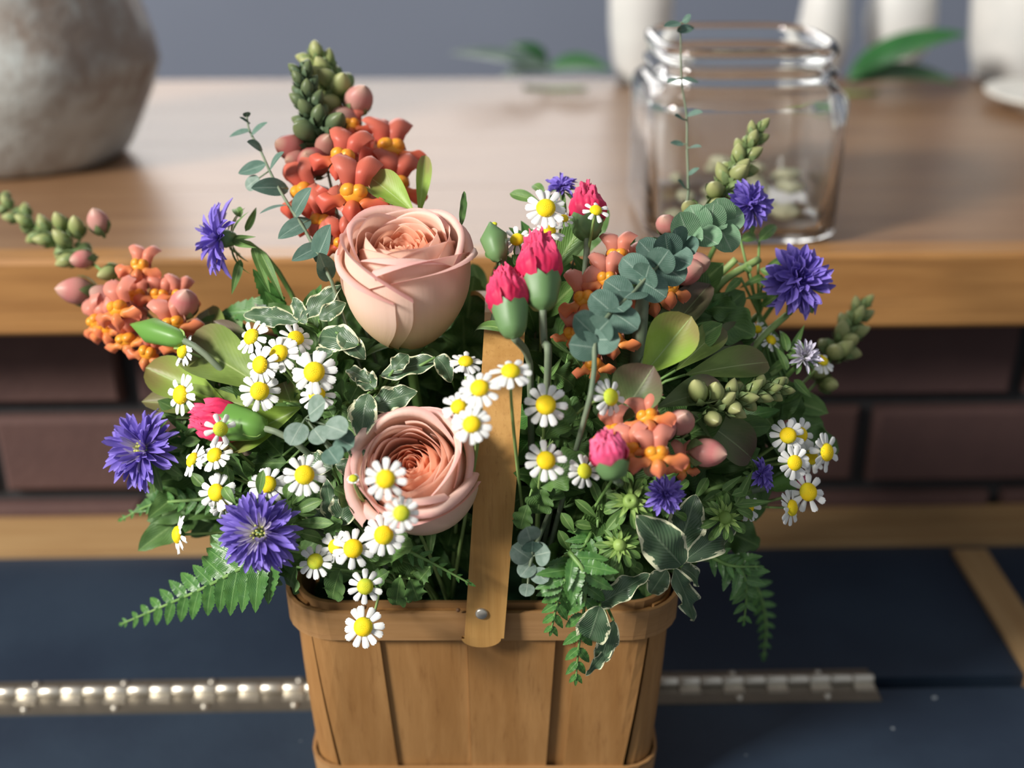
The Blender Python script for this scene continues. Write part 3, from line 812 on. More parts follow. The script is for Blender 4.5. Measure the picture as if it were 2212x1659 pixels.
def aster(label, px, py, rad, n, dy=0, layers=None, open_=True, pale=False, sep=True, leaves=(), leafkind='aleaf', nb=12, wide=1.0, jit=.13):
    p = W(px, py, -.008+dy); nr = NRM(*n); R = S(rad, p)
    t = thing('aster', label, 'aster', root_pt(p))
    layers = layers or [(26, 1.0, 0), (26, .98, 10), (24, .90, 20), (22, .76, 30)]
    m = zframe(p, nr, random.uniform(0, 6), R)
    acc = []
    for li, (cnt, ln, el) in enumerate(layers):
        for i in range(cnt):
            q = m @ Matrix.Rotation(2*PI*(i+li*.37)/cnt+random.uniform(-jit, jit), 4, 'Z') @ Matrix.Translation((.15 if open_ else .06, 0, .03*li)) @ Matrix.Rotation(-math.radians(el+random.uniform(-8, 8)), 4, 'Y') @ Matrix.Rotation(random.uniform(-.5, .5), 4, 'X') @ Matrix.Diagonal((ln*random.uniform(.82, 1.06)*.93, wide*ln**.3, wide, 1))
            me = random.choice(RAYL if pale else RAY)
            acc.append((me, q))
    if open_:
        for i in range(30):
            q = m @ Matrix.Rotation(2*PI*i/30+random.uniform(-.2, .2), 4, 'Z') @ Matrix.Translation((.14, 0, .10)) @ Matrix.Rotation(-math.radians(random.uniform(25, 70)), 4, 'Y') @ Matrix.Scale(random.uniform(.42, .62), 4) @ Matrix.Diagonal((1, 1.5, 1.5, 1))
            acc.append((random.choice(RAYI), q))
        cp = []
        for i in range(16):
            a = i*2.4; rr = .18*math.sqrt((i+.5)/16)
            cp.append(tube([V((rr*math.cos(a), rr*math.sin(a), .0)), V((rr*1.2*math.cos(a), rr*1.2*math.sin(a), .22))], .022, .03, 5))
        put('centre', join('centre', cp, M['acent']), t, m)
    if sep:
        for me, q in acc: put('ray_petal', me, t, q)
    else:
        vs, fs, uv = [], [], []
        for me, q in acc:
            o = len(vs); vs += [m.inverted() @ q @ v.co for v in me.vertices]
            fs += [tuple(i+o for i in f.vertices) for f in me.polygons]
            l = [None]*len(me.vertices)
            for lp, d in zip(me.loops, me.uv_layers[0].data): l[lp.vertex_index] = tuple(d.uv)
            uv += l
        o = put('ray_petals', mk('ray_petals', vs, fs, acc[0][0].materials[0], uv), t, m)
        o['kind'] = 'stuff'
    put('receptacle', join('receptacle', [lathe([(.06, -.42), (.16, -.34), (.24, -.12), (.2, .06), (0, .1)], 14)], M['calyx']), t, m)
    m3 = m.to_3x3()
    for i in range(nb):
        a = 2*PI*i/nb+random.uniform(-.2, .2); e = random.uniform(-.5, .0)
        d = m3 @ V((math.cos(a), math.sin(a), e))
        b = p-nr*R*.22+d*.15
        lf(leafkind, t, b, b+d*random.uniform(.72, 1.0), nr, 'bract', 1.0)
    stem(t, p-nr*R*.3, nr, .0012, .0015, 'stem', .035)
    for a in leaves:
        lfp(*(a[0], t)+tuple(a[1:]))
    return t
aster('large purple aster with white and yellow heart, above the left fern frond', 562, 1152, 86, (-.05, .08), -.012)
aster('purple aster with pale tuft at the left edge of the bouquet', 312, 972, 84, (-.42, .22), 0, [(24, 1.0, 8), (24, 1.0, 22), (22, .95, 38), (18, .8, 52)])
aster('purple aster seen from the side against the counter edge, upper left', 478, 515, 86, (-.93, .0), 0, [(22, 1.0, 4), (20, .9, 20), (16, .7, 40)], False, leaves=[('alance', 520, 470, 500, 430, (.2, .2), 22), ('alance', 530, 500, 560, 440, (.4, .1), 16), ('alance', 545, 530, 585, 640, (.3, 0), 20), ('alance', 520, 560, 500, 640, (.2, 0), 20), ('alance', 560, 540, 610, 640, (.2, 0), 22)], leafkind='alance', nb=10)
aster('full purple aster on a bent stem in front of the counter edge', 1722, 606, 82, (.05, .05), .0, [(22, 1.0, 4), (22, .96, 18), (20, .82, 34), (16, .62, 52), (10, .4, 70)], False, leafkind='aleaf', nb=9, wide=1.45)
aster('purple aster tucked behind the right green snapdragon tip', 1617, 442, 58, (.35, .1), .0, [(20, 1.0, 6), (20, .92, 24), (16, .72, 46), (10, .5, 66)], False, leafkind='aleaf', nb=9, wide=1.4)
aster('blurred purple aster behind the highest pink carnation', 1212, 404, 38, (-.2, .7), .02, [(18, 1.0, 6), (16, .85, 24), (12, .6, 46)], False, sep=False, leafkind='aleaf', nb=8, wide=1.5, leaves=[('aleaf', 1170, 440, 1100, 412, (0, .3), 28, .015, .015), ('aleaf', 1180, 425, 1150, 390, (0, .3), 22, .015, .015)])
aster('small purple aster above the variegated leaves right of the handle', 1435, 1070, 47, (.05, .32), -.006, [(20, 1.0, 8), (20, .92, 26), (16, .75, 44), (12, .5, 66)], False, nb=13, wide=1.35, leaves=[('aleaf', 1415, 1040, 1402, 978, (0, .1), 26), ('aleaf', 1430, 1035, 1475, 990, (.1, .2), 24), ('aleaf', 1455, 1065, 1490, 1035, (.1, .3), 20), ('aleaf', 1420, 1100, 1400, 1125, (0, .3), 18), ('aleaf', 1450, 1105, 1490, 1122, (0, .3), 18)])
aster('small purple aster facing right above dark green pointed leaves', 1642, 1026, 40, (.75, .25), .0, [(18, 1.0, 10), (16, .9, 28), (12, .7, 50)], False, sep=False, nb=8, wide=1.4, leaves=[('alance', 1590, 1090, 1625, 1015, (0, .2), 22, -.01, -.01), ('alance', 1580, 1070, 1650, 1050, (0, .3), 22, -.01, -.01), ('alance', 1585, 1090, 1660, 1085, (0, .3), 20, -.01, -.01), ('alance', 1590, 1100, 1655, 1125, (0, .3), 22, -.01, -.01), ('alance', 1560, 1060, 1600, 1030, (0, .3), 18, -.01, -.01)])
aster('pale lilac-white aster below the full purple aster', 1738, 772, 40, (.1, .35), .0, [(18, 1.0, 10), (16, .9, 28), (12, .7, 50)], False, pale=True, sep=False, nb=9, wide=1.4, leaves=[('alance', 1700, 760, 1690, 700, (0, .2), 20), ('alance', 1705, 770, 1735, 705, (0, .2), 18), ('alance', 1700, 800, 1680, 745, (0, .2), 18), ('alance', 1715, 820, 1750, 860, (0, .2), 20)])

# green aster buds
def aster_bud(label, px, py, rad, n, hole=False):
    p = W(px, py, -.008); nr = NRM(*n); R = S(rad, p)
    t = thing('aster_bud', label, 'flower bud', root_pt(p))
    m = zframe(p, nr, random.uniform(0, 6), R)
    prof = [(.1, -.3), (.34, -.1), (.38, .1), (.30, .3), (.14, .36), (.02, .22)] if hole else [(.1, -.3), (.34, -.1), (.36, .12), (.22, .32), (0, .38)]
    put('bud', join('bud', [lathe(prof, 14)], M['bract'] if True else None), t, m)
    m3 = m.to_3x3()
    for lay, (cnt, ln, el, kd) in enumerate([(7, .55, .9, 'bract'), (8, .75, .35, 'bract'), (9, 1.1, -.1, 'aleaf'), (8, 1.5, -.4, 'aleaf')]):
        for i in range(cnt):
            a = 2*PI*(i+.5*lay)/cnt+random.uniform(-.2, .2)
            d = (m3 @ V((math.cos(a), math.sin(a), el))).normalized()*R
            o = m3 @ V((math.cos(a)*.22, math.sin(a)*.22, -.05-.05*lay))
            lf(kd, t, p+o, p+o+d*ln*random.uniform(.85, 1.1), nr, 'leaf', 1.15)
    stem(t, p-nr*R*.3, nr, .0012, .0014)
    return t
aster_bud('lime green aster bud with a dark hollow, left of the small aster', 1362, 1083, 46, (-.05, .25), True)
aster_bud('lime green aster bud hanging lower than its neighbour, by the variegated leaf', 1338, 1178, 40, (0, .3))
aster_bud('green aster bud beside the curled variegated leaf at the right', 1566, 1118, 40, (.1, .2))

# ------------------------------------------------------------------ carnations
def carn_petals(t, m, mat, wid, hgt, n, seed):
    rs = random.Random(seed)
    for k in range(n):
        f = k/n; rr = wid*(1.10-.95*f); th = k*2.4
        p1, p2, p3 = [rs.uniform(0, 6) for _ in range(3)]; half = .85+.7*f
        H = hgt*(.66+.36*f**.7)*rs.uniform(.95, 1.05)
        def fn(u, v):
            s = 2*u-1; a = th+s*half
            r = rr*(.55+.62*math.sin(min(1, v*1.5)*PI/2))*(1-.38*(max(0, v-.55)/.45)**2*(1-f*.6))
            r += v**3*(math.sin(7*s+p1)*.16+math.sin(17*s+p2+5*v)*.10)*wid+v*math.sin(4*s+p3)*.05*wid
            z = H*(v-.10*s*s*v)+v**4*(math.sin(7*s+p3)*.04+math.sin(17*s+p1)*.03)*hgt
            q = V((r*math.cos(a), r*math.sin(a), z))
            return q+noise.noise_vector(q*(3.2/wid)+V((k*5, 0, 0)))*(wid*.13*v)
        put('petal', gridmesh('petal', fn, 30, 13, mat), t, m)
def calyx_mesh(L, R, teeth=5, closed=False, open_=.0, mat='calyx'):
    n = 30; vs, fs = [], []
    prof = [(.10, -.06), (.34, 0), (.58, .06), (.78, .22), (.92, .5), (1.04, .78), (1.08, 1.0)]
    for j, (r, z) in enumerate(prof):
        for i in range(n):
            a = 2*PI*i/n; tooth = abs(((i*teeth/n) % 1)-.5)*2
            zz = z*L; rr = r*R*(1+.03*math.cos(a*teeth))
            if j == len(prof)-1:
                if closed:
                    rr = R*(.9-.86*(1-tooth*.15)); zz = L*(1.38-.10*tooth)
                else:
                    zz = L*(.80+.36*(1-tooth)); rr *= 1.0+.03*(1-tooth)
            vs.append(V((rr*math.cos(a), rr*math.sin(a), zz)))
    for j in range(len(prof)-1):
        for i in range(n):
            k = (i+1) % n; fs.append((j*n+i, j*n+k, j*n+n+k, j*n+n+i))
    return mk('calyx', vs, fs, M[mat])
def carnation(label, base, top, wid, n_hint=0, petal=True, mat='carn', split=.5, dy=0, d0=0, d1=0, cal='calyx', leaves=(), stem_pts=None, npet=16):
    a = W(base[0], base[1], -.004+dy+d0); b = W(top[0], top[1], -.004+dy+d1)
    ax = (b-a); L = ax.length; ax.normalize()
    t = thing('carnation' if petal else 'carnation_bud', label, 'carnation' if petal else 'flower bud', root_pt(a))
    R = S(wid, a)/2
    m = zframe(a, ax, random.uniform(0, 6), 1.0, uphint=-FWD)
    if petal:
        cl = L*split
        put('calyx', calyx_mesh(cl, R, mat=cal), t, m)
        carn_petals(t, m @ Matrix.Translation((0, 0, cl*.55)), M[mat], R*1.02, L-cl*.55, npet, hash(label) % 1000 if False else int(base[0]))
    else:
        put('calyx', calyx_mesh(L/1.38, R, closed=True, mat=cal), t, m)
    for k in range(2):
        d = m.to_3x3() @ V((math.cos(k*PI+.5), math.sin(k*PI+.5), 1.1)).normalized()
        q = a-ax*L*.02
        lf('bract' if cal == 'calyxb' else 'aleaf', t, q+d*R*.2, q+d*R*1.3, -FWD, 'bract', 2.0)
    if stem_pts:
        pts = [a]+[W(*s) for s in stem_pts]+[root_pt(a)]
        put('stem', join('stem', [tube(spline(pts, 5), .0016, .0016)], M['stemd']), t)
    else:
        stem(t, a, ax, .0014, .0015, 'stemd', .03)
    for q in leaves: lfp(*(q[0], t)+tuple(q[1:]))
    return t
carnation('crimson pink carnation on a straight stem, frontmost of the upper three', (1172, 668), (1160, 500), 82, split=.40, dy=-.02, stem_pts=[(1175, 740, -.015), (1183, 810, -.008)], leaves=[('alance', 1185, 815, 1160, 780, (0, .2), 10), ('alance', 1187, 815, 1215, 770, (0, .2), 10), ('alance', 1190, 730, 1235, 770, (0, .2), 14)])
carnation('small crimson pink carnation leaning beside the handle top', (1110, 728), (1088, 574), 76, split=.46, dy=-.02, stem_pts=[(1140, 770, -.004), (1146, 860, .012)], leaves=[('alance', 1100, 715, 1000, 690, (0, .4), 26, .0, .01)])
carnation('crimson pink carnation standing highest in the bouquet', (1268, 515), (1266, 398), 70, split=.34, dy=.0, npet=14)
carnation('pink carnation bud pointing left below the olive broad leaves', (570, 925), (415, 898), 78, split=.50, dy=-.004, cal='calyxb')
carnation('bright pink round carnation bud in front of the coral snapdragon', (1330, 1035), (1305, 930), 72, split=.34, dy=-.026, mat='carnp', stem_pts=[(1345, 1050, .012), (1350, 1065, .03)])
carnation('tiny pink carnation bud behind the right-edge daisies', (1665, 1050), (1738, 1030), 40, split=.6, dy=.012, mat='carnp', cal='calyxb', npet=8)
carnation('red carnation bud peeping out under the large aster', (545, 1180), (500, 1222), 42, split=.5, dy=.012, npet=8)
carnation('closed green carnation bud beside the pink carnations', (1078, 562), (1058, 478), 58, petal=False, dy=-.012, stem_pts=[(1083, 590, -.005)])
carnation('closed bright green carnation bud in front of the left snapdragon', (395, 735), (280, 700), 56, petal=False, dy=-.012, cal='calyxb')

# ------------------------------------------------------------------ snapdragons
def lobe_mesh(mat, pts, wd, seed, ruff=.04, cup=-.26):
    rs = random.Random(seed); ph = rs.uniform(0, 6)
    sp = spline([V(p) for p in pts], 5); n = len(sp)-1
    def fn(u, v):
        j = round(v*n); p = sp[j]; tg = (sp[min(n, j+1)]-sp[max(0, j-1)]).normalized()
        sd = V((1, 0, 0)); sd = (sd-tg*sd.dot(tg)).normalized(); nn = tg.cross(sd)
        s = 2*u-1; w = wd*(.62+.48*v)*(1 if v < .72 else math.sqrt(max(.03, 1-((v-.72)/.28)**2)))
        return p+sd*(s*w/2)+nn*(cup*s*s*w+ruff*v*math.sin(3.2*s+ph))
    return gridmesh('lobe', fn, 10, n, mat)
SNAP = {}
for key, up_, lo_ in (('o', 'sn_up', 'sn_lo'), ('r', 'sn_upr', 'sn_lor')):
    SNAP[key] = dict(
        tube=join('floret', [lathe([(.10, -1.05), (.24, -1.0), (.28, -.7), (.27, -.35), (.34, -.05), (.42, .12)], 14)], M['sn_tube']),
        ul=lobe_mesh(M[up_], [(-.14, .12, .10), (-.20, .42, .34), (-.28, .70, .32), (-.34, .92, .16), (-.37, 1.02, -.04)], .66, 1, .03, .24),
        ur=lobe_mesh(M[up_], [(.14, .12, .10), (.20, .42, .34), (.28, .70, .32), (.34, .92, .16), (.37, 1.02, -.04)], .66, 2, .03, .24),
        lc=lobe_mesh(M[lo_], [(0, -.16, .30), (0, -.40, .46), (0, -.62, .40), (0, -.78, .18)], .50, 3),
        ll=lobe_mesh(M[lo_], [(-.24, -.06, .22), (-.42, -.24, .40), (-.60, -.42, .32), (-.72, -.54, .06)], .58, 4),
        lr=lobe_mesh(M[lo_], [(.24, -.06, .22), (.42, -.24, .40), (.60, -.42, .32), (.72, -.54, .06)], .58, 5))
def ellips(c, r, n=12, m=8):
    vs, fs = [], []
    for j in range(m+1):
        b = -PI/2+PI*j/m
        for i in range(n):
            a = 2*PI*i/n; vs.append(V((c[0]+r[0]*math.cos(b)*math.cos(a), c[1]+r[1]*math.cos(b)*math.sin(a), c[2]+r[2]*math.sin(b))))
    for j in range(m):
        for i in range(n):
            k = (i+1) % n; fs.append((j*n+i, j*n+k, j*n+n+k, j*n+n+i))
    return vs, fs
PAL = join('palate', [ellips((-.13, -.02, .28), (.22, .20, .24)), ellips((.13, -.02, .28), (.22, .20, .24)), ellips((0, -.12, .24), (.34, .22, .2))], M['sn_pal'])
def bud_mesh(mat, squat=1.0):
    def fn(u, v):
        a = 2*PI*u; r = .5*squat*math.sin(PI*min(1, .10+v*.90))**.65*(.82+.28*math.sin(PI*v*.9)); r *= 1+.10*math.cos(2*a)*v-.06*(abs(math.cos(a)) < .25)*v
        return V((r*math.cos(a), r*math.sin(a), v*1.45-.2))
    return gridmesh('bud', fn, 16, 10, mat, wrap=True)
BUD = {k: bud_mesh(M['sn_bud'+k], .8 if k in 'gd' else .95) for k in 'prgd'}
def sepals(mat):
    parts = []
    for k in range(5):
        a = 2*PI*k/5; vs, fs = [], []
        for j in range(6):
            v = j/5
            for s in (-1, 0, 1):
                aa = a+s*.6*(1-v**1.5); r = .2+.36*math.sin(PI*min(.62, .1+v*.6))
                vs.append(V((r*math.cos(aa), r*math.sin(aa), -.16+v*.75)))
        for j in range(5):
            for i in range(2):
                q = j*3+i; fs.append((q, q+1, q+4, q+3))
        parts.append((vs, fs))
    parts.append(lathe([(.08, -.42), (.10, -.25), (.24, -.16), (.3, -.05)], 10))
    return join('calyx', parts, mat)
SEP = {'n': sepals(M['sepal']), 'd': sepals(M['sepald'])}
def snapdragon(label, path, d, buds, florets, stemw=5, col_='o', sepk='n', autotip=0, tipkind='g', leaves=()):
    """path: photo points from the tip to the base; d: depth offset; autotip: number of little buds wound round the tip"""
    pts = [W(q[0], q[1], d+(q[2] if len(q) > 2 else 0)) for q in path]
    t = thing('snapdragon', label, 'snapdragon', root_pt(pts[-1]))
    pts2 = spline(pts+[root_pt(pts[-1])], 8)
    put('stem', join('stem', [tube(pts2, S(stemw*.5, pts[0])*.6, S(stemw, pts[0])*.9, 8)], M['stem' if sepk == 'n' else 'stemd']), t)
    if autotip:
        n, s0, s1, frac = autotip
        ln = int(len(pts2)*frac)
        for i in range(n):
            f = i/(n-1); x = f*ln; j = int(x); p = pts2[j].lerp(pts2[j+1], x-j)
            tg = (pts2[max(0, j-1)]-pts2[j+1]).normalized()
            a = i*2.39996; o1 = tg.orthogonal().normalized(); o2 = tg.cross(o1)
            rad = o1*math.cos(a)+o2*math.sin(a)
            s = S(s0+(s1-s0)*f, p); dr = (tg*(1.5-1.0*f)+rad).normalized()
            q = zframe(p+rad*s*.28, dr, 0, s)
            b = put('bud', BUD[tipkind], t, q); put('calyx', SEP[sepk], b, q)
            if i % 2 == 0:
                lf('bract' if sepk == 'n' else 'dark', t, p, p+(tg*.6+rad).normalized()*s*1.2, tg, 'bract', 1.0)
    for (px, py, sz, dx, dyy, kind) in buds:
        p = W(px, py, d-.006); dr = (RIGHT*dx+UP*dyy-FWD*math.sqrt(max(.02, 1-dx*dx-dyy*dyy))).normalized(); s = S(sz, p)
        q = zframe(p-dr*s*.5, dr, 0, s)
        b = put('bud', BUD[kind], t, q); put('calyx', SEP[sepk], b, q)
    for fl_ in florets:
        px, py, sz, sx, sy, rot = fl_[:6]; dd = fl_[6] if len(fl_) > 6 else 0; ck = fl_[7] if len(fl_) > 7 else col_
        p = W(px, py, d-.008+dd); nr = NRM(sx, sy); s = S(sz, p)/1.62*random.uniform(.9, 1.1)
        q = zframe(p, nr, math.radians(rot+random.uniform(-8, 8)), s) @ Matrix.Diagonal((random.uniform(.9, 1.1), random.uniform(.92, 1.1), 1, 1))
        g = SNAP[ck]
        b = put('floret', g['tube'], t, q)
        for key, nm in (('ul', 'upper_lobe'), ('ur', 'upper_lobe'), ('ll', 'lower_lobe'), ('lr', 'lower_lobe'), ('lc', 'lower_lobe')):
            put(nm, g[key], b, q)
        put('palate', PAL, b, q)
    for q in leaves: lfp(*(q[0], t)+tuple(q[1:]))
    return t
snapdragon('coral snapdragon leaning out to the left with a pale green tip', [(-30, 405), (60, 480), (160, 540), (250, 610), (330, 690), (430, 790)], .01,
    [(212, 478, 44, -.15, .8, 'p'), (178, 560, 42, -.6, -.2, 'p'), (165, 628, 62, -.8, .05, 'p'), (225, 640, 52, -.5, .35, 'p'), (398, 655, 58, .3, .6, 'p'), (235, 590, 40, -.6, -.3, 'g'), (130, 480, 36, -.2, .75, 'g'), (165, 490, 38, 0, .8, 'g')],
    [(265, 665, 112, -.35, .15, 8, -.012), (305, 580, 104, .1, .5, -12), (375, 700, 100, .1, .2, 10), (325, 755, 98, -.1, -.2, -20), (215, 690, 90, -.6, -.1, 20), (280, 725, 90, -.3, -.3, 10), (385, 640, 76, .5, .3, 0, .01), (240, 700, 96, -.4, -.1, 12, .004), (345, 640, 92, .2, .3, -10, .006), (400, 740, 90, .2, -.1, 0, .008), (300, 640, 90, -.1, .3, 6, .004)],
    5, 'o', 'n', (22, 20, 38, .36), 'g')
snapdragon('red-orange snapdragon with a dark green knobbly tip standing tallest', [(652, 150), (668, 230), (690, 300), (710, 380), (730, 470), (760, 600)], .022,
    [(628, 318, 58, -.6, .1, 'r'), (678, 350, 66, -.2, .2, 'r'), (708, 315, 52, .2, .4, 'r'), (660, 285, 52, -.5, .2, 'd'), (725, 265, 48, .5, .4, 'd'), (640, 345, 44, -.5, -.2, 'r')],
    [(765, 420, 140, .1, .15, 0, -.016), (745, 345, 132, -.05, .35, -10, -.006), (665, 415, 138, -.5, .05, 14), (700, 475, 128, -.2, -.1, 0), (790, 490, 118, .2, .1, 10), (700, 525, 80, -.4, -.3, 0), (740, 520, 84, 0, -.2, 0), (820, 440, 90, .5, .2, 0, .01)],
    5, 'r', 'd', (20, 26, 40, .34), 'd', leaves=[('leucb', 895, 460, 795, 375, (.1, .2), 72, .0, .0), ('leucb', 905, 470, 920, 328, (.2, .1), 34, .012, .012), ('dark', 995, 490, 1006, 403, (.3, 0), 16, .0, .0)])
snapdragon('blurred snapdragon behind the tallest one, dull pink and grey green', [(675, 120), (715, 175), (755, 220), (780, 290), (800, 400)], .045,
    [(690, 165, 52, -.4, .3, 'g'), (735, 185, 52, .3, .5, 'g'), (715, 225, 54, -.3, .1, 'g'), (775, 215, 58, .4, .5, 'p'), (745, 260, 62, -.2, .2, 'p')],
    [(760, 275, 92, 0, .4, 0), (840, 325, 132, .3, .35, 6, -.004), (850, 395, 128, .35, .1, -8, -.008), (800, 340, 96, .1, .2, 0), (830, 290, 70, .3, .6, 10)],
    5, 'r', 'n', (14, 30, 46, .3), 'g')
snapdragon('coral orange snapdragon behind the round eucalyptus, tip pointing up right', [(1638, 280), (1605, 345), (1565, 415), (1500, 480), (1400, 560), (1310, 680)], .006,
    [(1595, 375, 44, .4, .4, 'g'), (1545, 410, 44, -.3, .3, 'g'), (1550, 445, 44, .1, .1, 'g'), (1490, 450, 40, -.4, .3, 'g'), (1440, 485, 44, -.3, .4, 'p'), (1480, 585, 66, .6, .1, 'p'), (1500, 570, 56, .7, .1, 'p')],
    [(1335, 555, 104, -.2, .35, 0, -.004), (1265, 645, 112, -.25, .2, 5, -.008), (1310, 605, 104, -.1, .3, -6, -.012), (1240, 715, 104, -.3, -.1, 0), (1320, 730, 104, .0, .0, 10), (1400, 640, 108, .3, .2, 0, .004), (1365, 570, 84, .2, .4, 0, .004), (1280, 780, 90, 0, -.2, 0), (1440, 620, 84, .4, .2, 0, .0)],
    5, 'o', 'n', (18, 24, 40, .33), 'g')
snapdragon('short coral snapdragon in front with a fuzzy green tip to the right', [(1690, 838), (1630, 848), (1560, 875), (1480, 925), (1400, 970), (1340, 1010)], -.012,
    [(1428, 925, 62, -.1, .35, 'p'), (1470, 912, 58, .15, .45, 'p'), (1528, 978, 66, .75, -.05, 'p'), (1508, 845, 48, -.3, .7, 'g'), (1545, 848, 44, -.05, .7, 'g'), (1540, 905, 42, .2, -.2, 'g'), (1585, 880, 38, .3, -.3, 'g')],
    [(1400, 905, 112, -.25, .55, 15, .0), (1330, 930, 100, -.5, .3, 20, .008), (1415, 985, 120, .0, .45, 0, -.006), (1365, 965, 92, -.4, .1, 0), (1470, 1000, 84, .3, -.1, 0, .012)],
    4, 'o', 'n', (20, 24, 38, .36), 'g')
snapdragon('blurred green snapdragon tip against the dark bricks at the right', [(1862, 660), (1840, 710), (1800, 770), (1760, 830), (1680, 900)], .03,
    [(1835, 735, 40, .3, .2, 'g'), (1805, 760, 44, -.2, .3, 'g'), (1770, 800, 44, .2, .2, 'g'), (1790, 830, 40, .4, -.1, 'g'), (1690, 925, 50, .3, 0, 'p')], [],
    4, 'o', 'n', (14, 24, 40, .4), 'g')

# ------------------------------------------------------------------ eucalyptus
def eucalyptus(label, path, leaves, size, kind='euc', d=0, stemmat='stemd', r=.0009, big=1.0):
    pts = [W(q[0], q[1], d+(q[2] if len(q) > 2 else 0)) for q in path]
    t = thing('eucalyptus_sprig', label, 'eucalyptus', root_pt(pts[-1]))
    sp = spline(pts, 8)
    put('stem', join('stem', [tube(sp+[root_pt(pts[-1])], r*.6, r*1.3)], M[stemmat]), t)
    for q in leaves:
        lx, ly = q[0], q[1]; sz = (q[2] if len(q) > 2 and q[2] else size)*big; kd = q[3] if len(q) > 3 and q[3] else kind
        n = q[4] if len(q) > 4 else (random.uniform(-.25, .25), random.uniform(0, .45))
        p = W(lx, ly, d-random.uniform(0, .006))
        b = min(sp, key=lambda s: (s-p).length)
        L = S(sz, p); dv_ = (p-b)
        if dv_.length < L*.3: dv_ = dv_.normalized()*L*.3 if dv_.length > 1e-5 else UP*L*.3
        a = p-dv_.normalized()*L*.5
        lf(kd, t, a, p+dv_.normalized()*L*.5, NRM(*n))
        if (a-b).length > .001:
            put('leaf_stalk', join('leaf_stalk', [tube([b, (a+b)/2, a+(p-a)*.06], .0004, .0004, 5)], M[stemmat]), t)
    return t
def cv(x, y, ox=980, oy=260, k=2.766): return ox+x/k, oy+y/k
E1 = [(785, 1350), (780, 1225), (890, 1235), (900, 1310), (895, 1100), (980, 1120), (1020, 1190), (1070, 1025), (985, 1010), (1190, 1000), (1155, 920), (1080, 885), (1240, 840), (1175, 790), (1300, 900), (1275, 745), (1335, 720), (1340, 830), (1385, 770)]
E2 = [(1380, 630), (1420, 710), (1455, 600), (1540, 590), (1510, 700), (1620, 700), (1600, 560), (1640, 590)]
eucalyptus('round-leaved blue green eucalyptus climbing past the coral snapdragon', [cv(1610, 600), cv(1480, 660), cv(1340, 770), cv(1200, 890), cv(1060, 1040), cv(930, 1160), cv(850, 1290), cv(840, 1480), cv(820, 1640)],
    [(*cv(*q), 72) for q in E1]+[(*cv(*q), 74, 'eucy') for q in E2]+[(*cv(1590, 625), 34, 'eucy', (.1, .5)), (*cv(1650, 570), 30, 'eucy', (.3, .5))], 62, d=-.026)
c2 = lambda x, y: cv(x, y, 480, 80, 2.37)
eucalyptus('slender eucalyptus sprig with narrow leaves left of the tall snapdragon', [c2(125, 395), c2(140, 480), c2(195, 580), c2(260, 720), c2(340, 860), c2(430, 1000), c2(560, 1250)],
    [(533, 247, 30, 'eucn', (0, .75)), (528, 261, 30, 'eucn', (.2, .6)), (558, 278, 46, 'eucn', (0, .7)), (518, 287, 44, 'eucn', (-.5, .6)), (552, 314, 46, 'eucn', (0, .3)), (594, 346, 56, 'eucn', (0, .6)), (545, 365, 56, 'eucn', (-.2, .2)), (585, 405, 78, 'eucn', (-.1, .2)), (650, 437, 78, 'eucn', (.1, .5)), (590, 450, 56, 'eucn', (-.8, .3)), (636, 491, 78, 'eucn', (-.1, .3)), (700, 525, 96, 'eucn', (.1, .5)), (664, 545, 70, 'eucn', (-.2, .2)), (700, 575, 80, 'eucn', (.2, .2)), (545, 395, 34, 'eucl', (0, .3))], 50, d=.0, r=.0007, big=1.15)
c3 = lambda x, y: cv(x, y, 200, 680, 2.37)
eucalyptus('silvery eucalyptus tip with oval leaves left of the open rose', [c3(1090, 530), (690, 940, .012), (740, 990, .03)],
    [(640, 936, 62, 'eucl', (-.1, .1)), (685, 882, 68, 'eucl', (-.1, .4)), (724, 925, 70, 'eucl', (.3, .2)), (688, 940, 54, 'eucl', (0, .2)), (745, 955, 60, 'euc', (0, .2)), (720, 985, 56, 'euc', (.1, .2))], 60, d=-.014)
eucalyptus('silvery round eucalyptus leaves hanging beside the handle over the rim', [(1140, 1270), (1146, 1215), (1165, 1160, .012), (1190, 1100, .03)],
    [(1143, 1158, 64, 'eucl', (0, .3)), (1128, 1195, 62, 'eucl', (-.2, .2)), (1172, 1196, 62, 'eucl', (.2, .2)), (1138, 1229, 48, 'eucl', (-.1, .4)), (1166, 1243, 46, 'eucl', (.2, .3)), (1138, 1273, 40, 'eucl', (0, .4)), (1150, 1180, 50, 'euc', (0, .2))], 56, d=-.006)
eucalyptus('thin blurred eucalyptus sprig rising in front of the glass jar', [(1470, 50), (1472, 170), (1483, 250), (1484, 320), (1486, 385), (1483, 440), (1450, 540)],
    [(1452, 55, 50, 'eucn', (0, .6)), (1482, 62, 44, 'eucn', (.2, .3)), (1484, 40, 36, 'eucn', (.6, .2)), (1453, 172, 40, 'eucn', (-.2, .7)), (1492, 172, 40, 'eucn', (.2, .7)), (1466, 255, 44, 'eucn', (0, .4)), (1500, 245, 44, 'eucn', (.2, .4)), (1462, 311, 36, 'eucn', (-.1, .5)), (1502, 317, 34, 'eucn', (.1, .6)), (1499, 371, 34, 'eucn', (.1, .5)), (1471, 398, 40, 'eucn', (-.1, .4))], 36, d=.02, r=.0006)

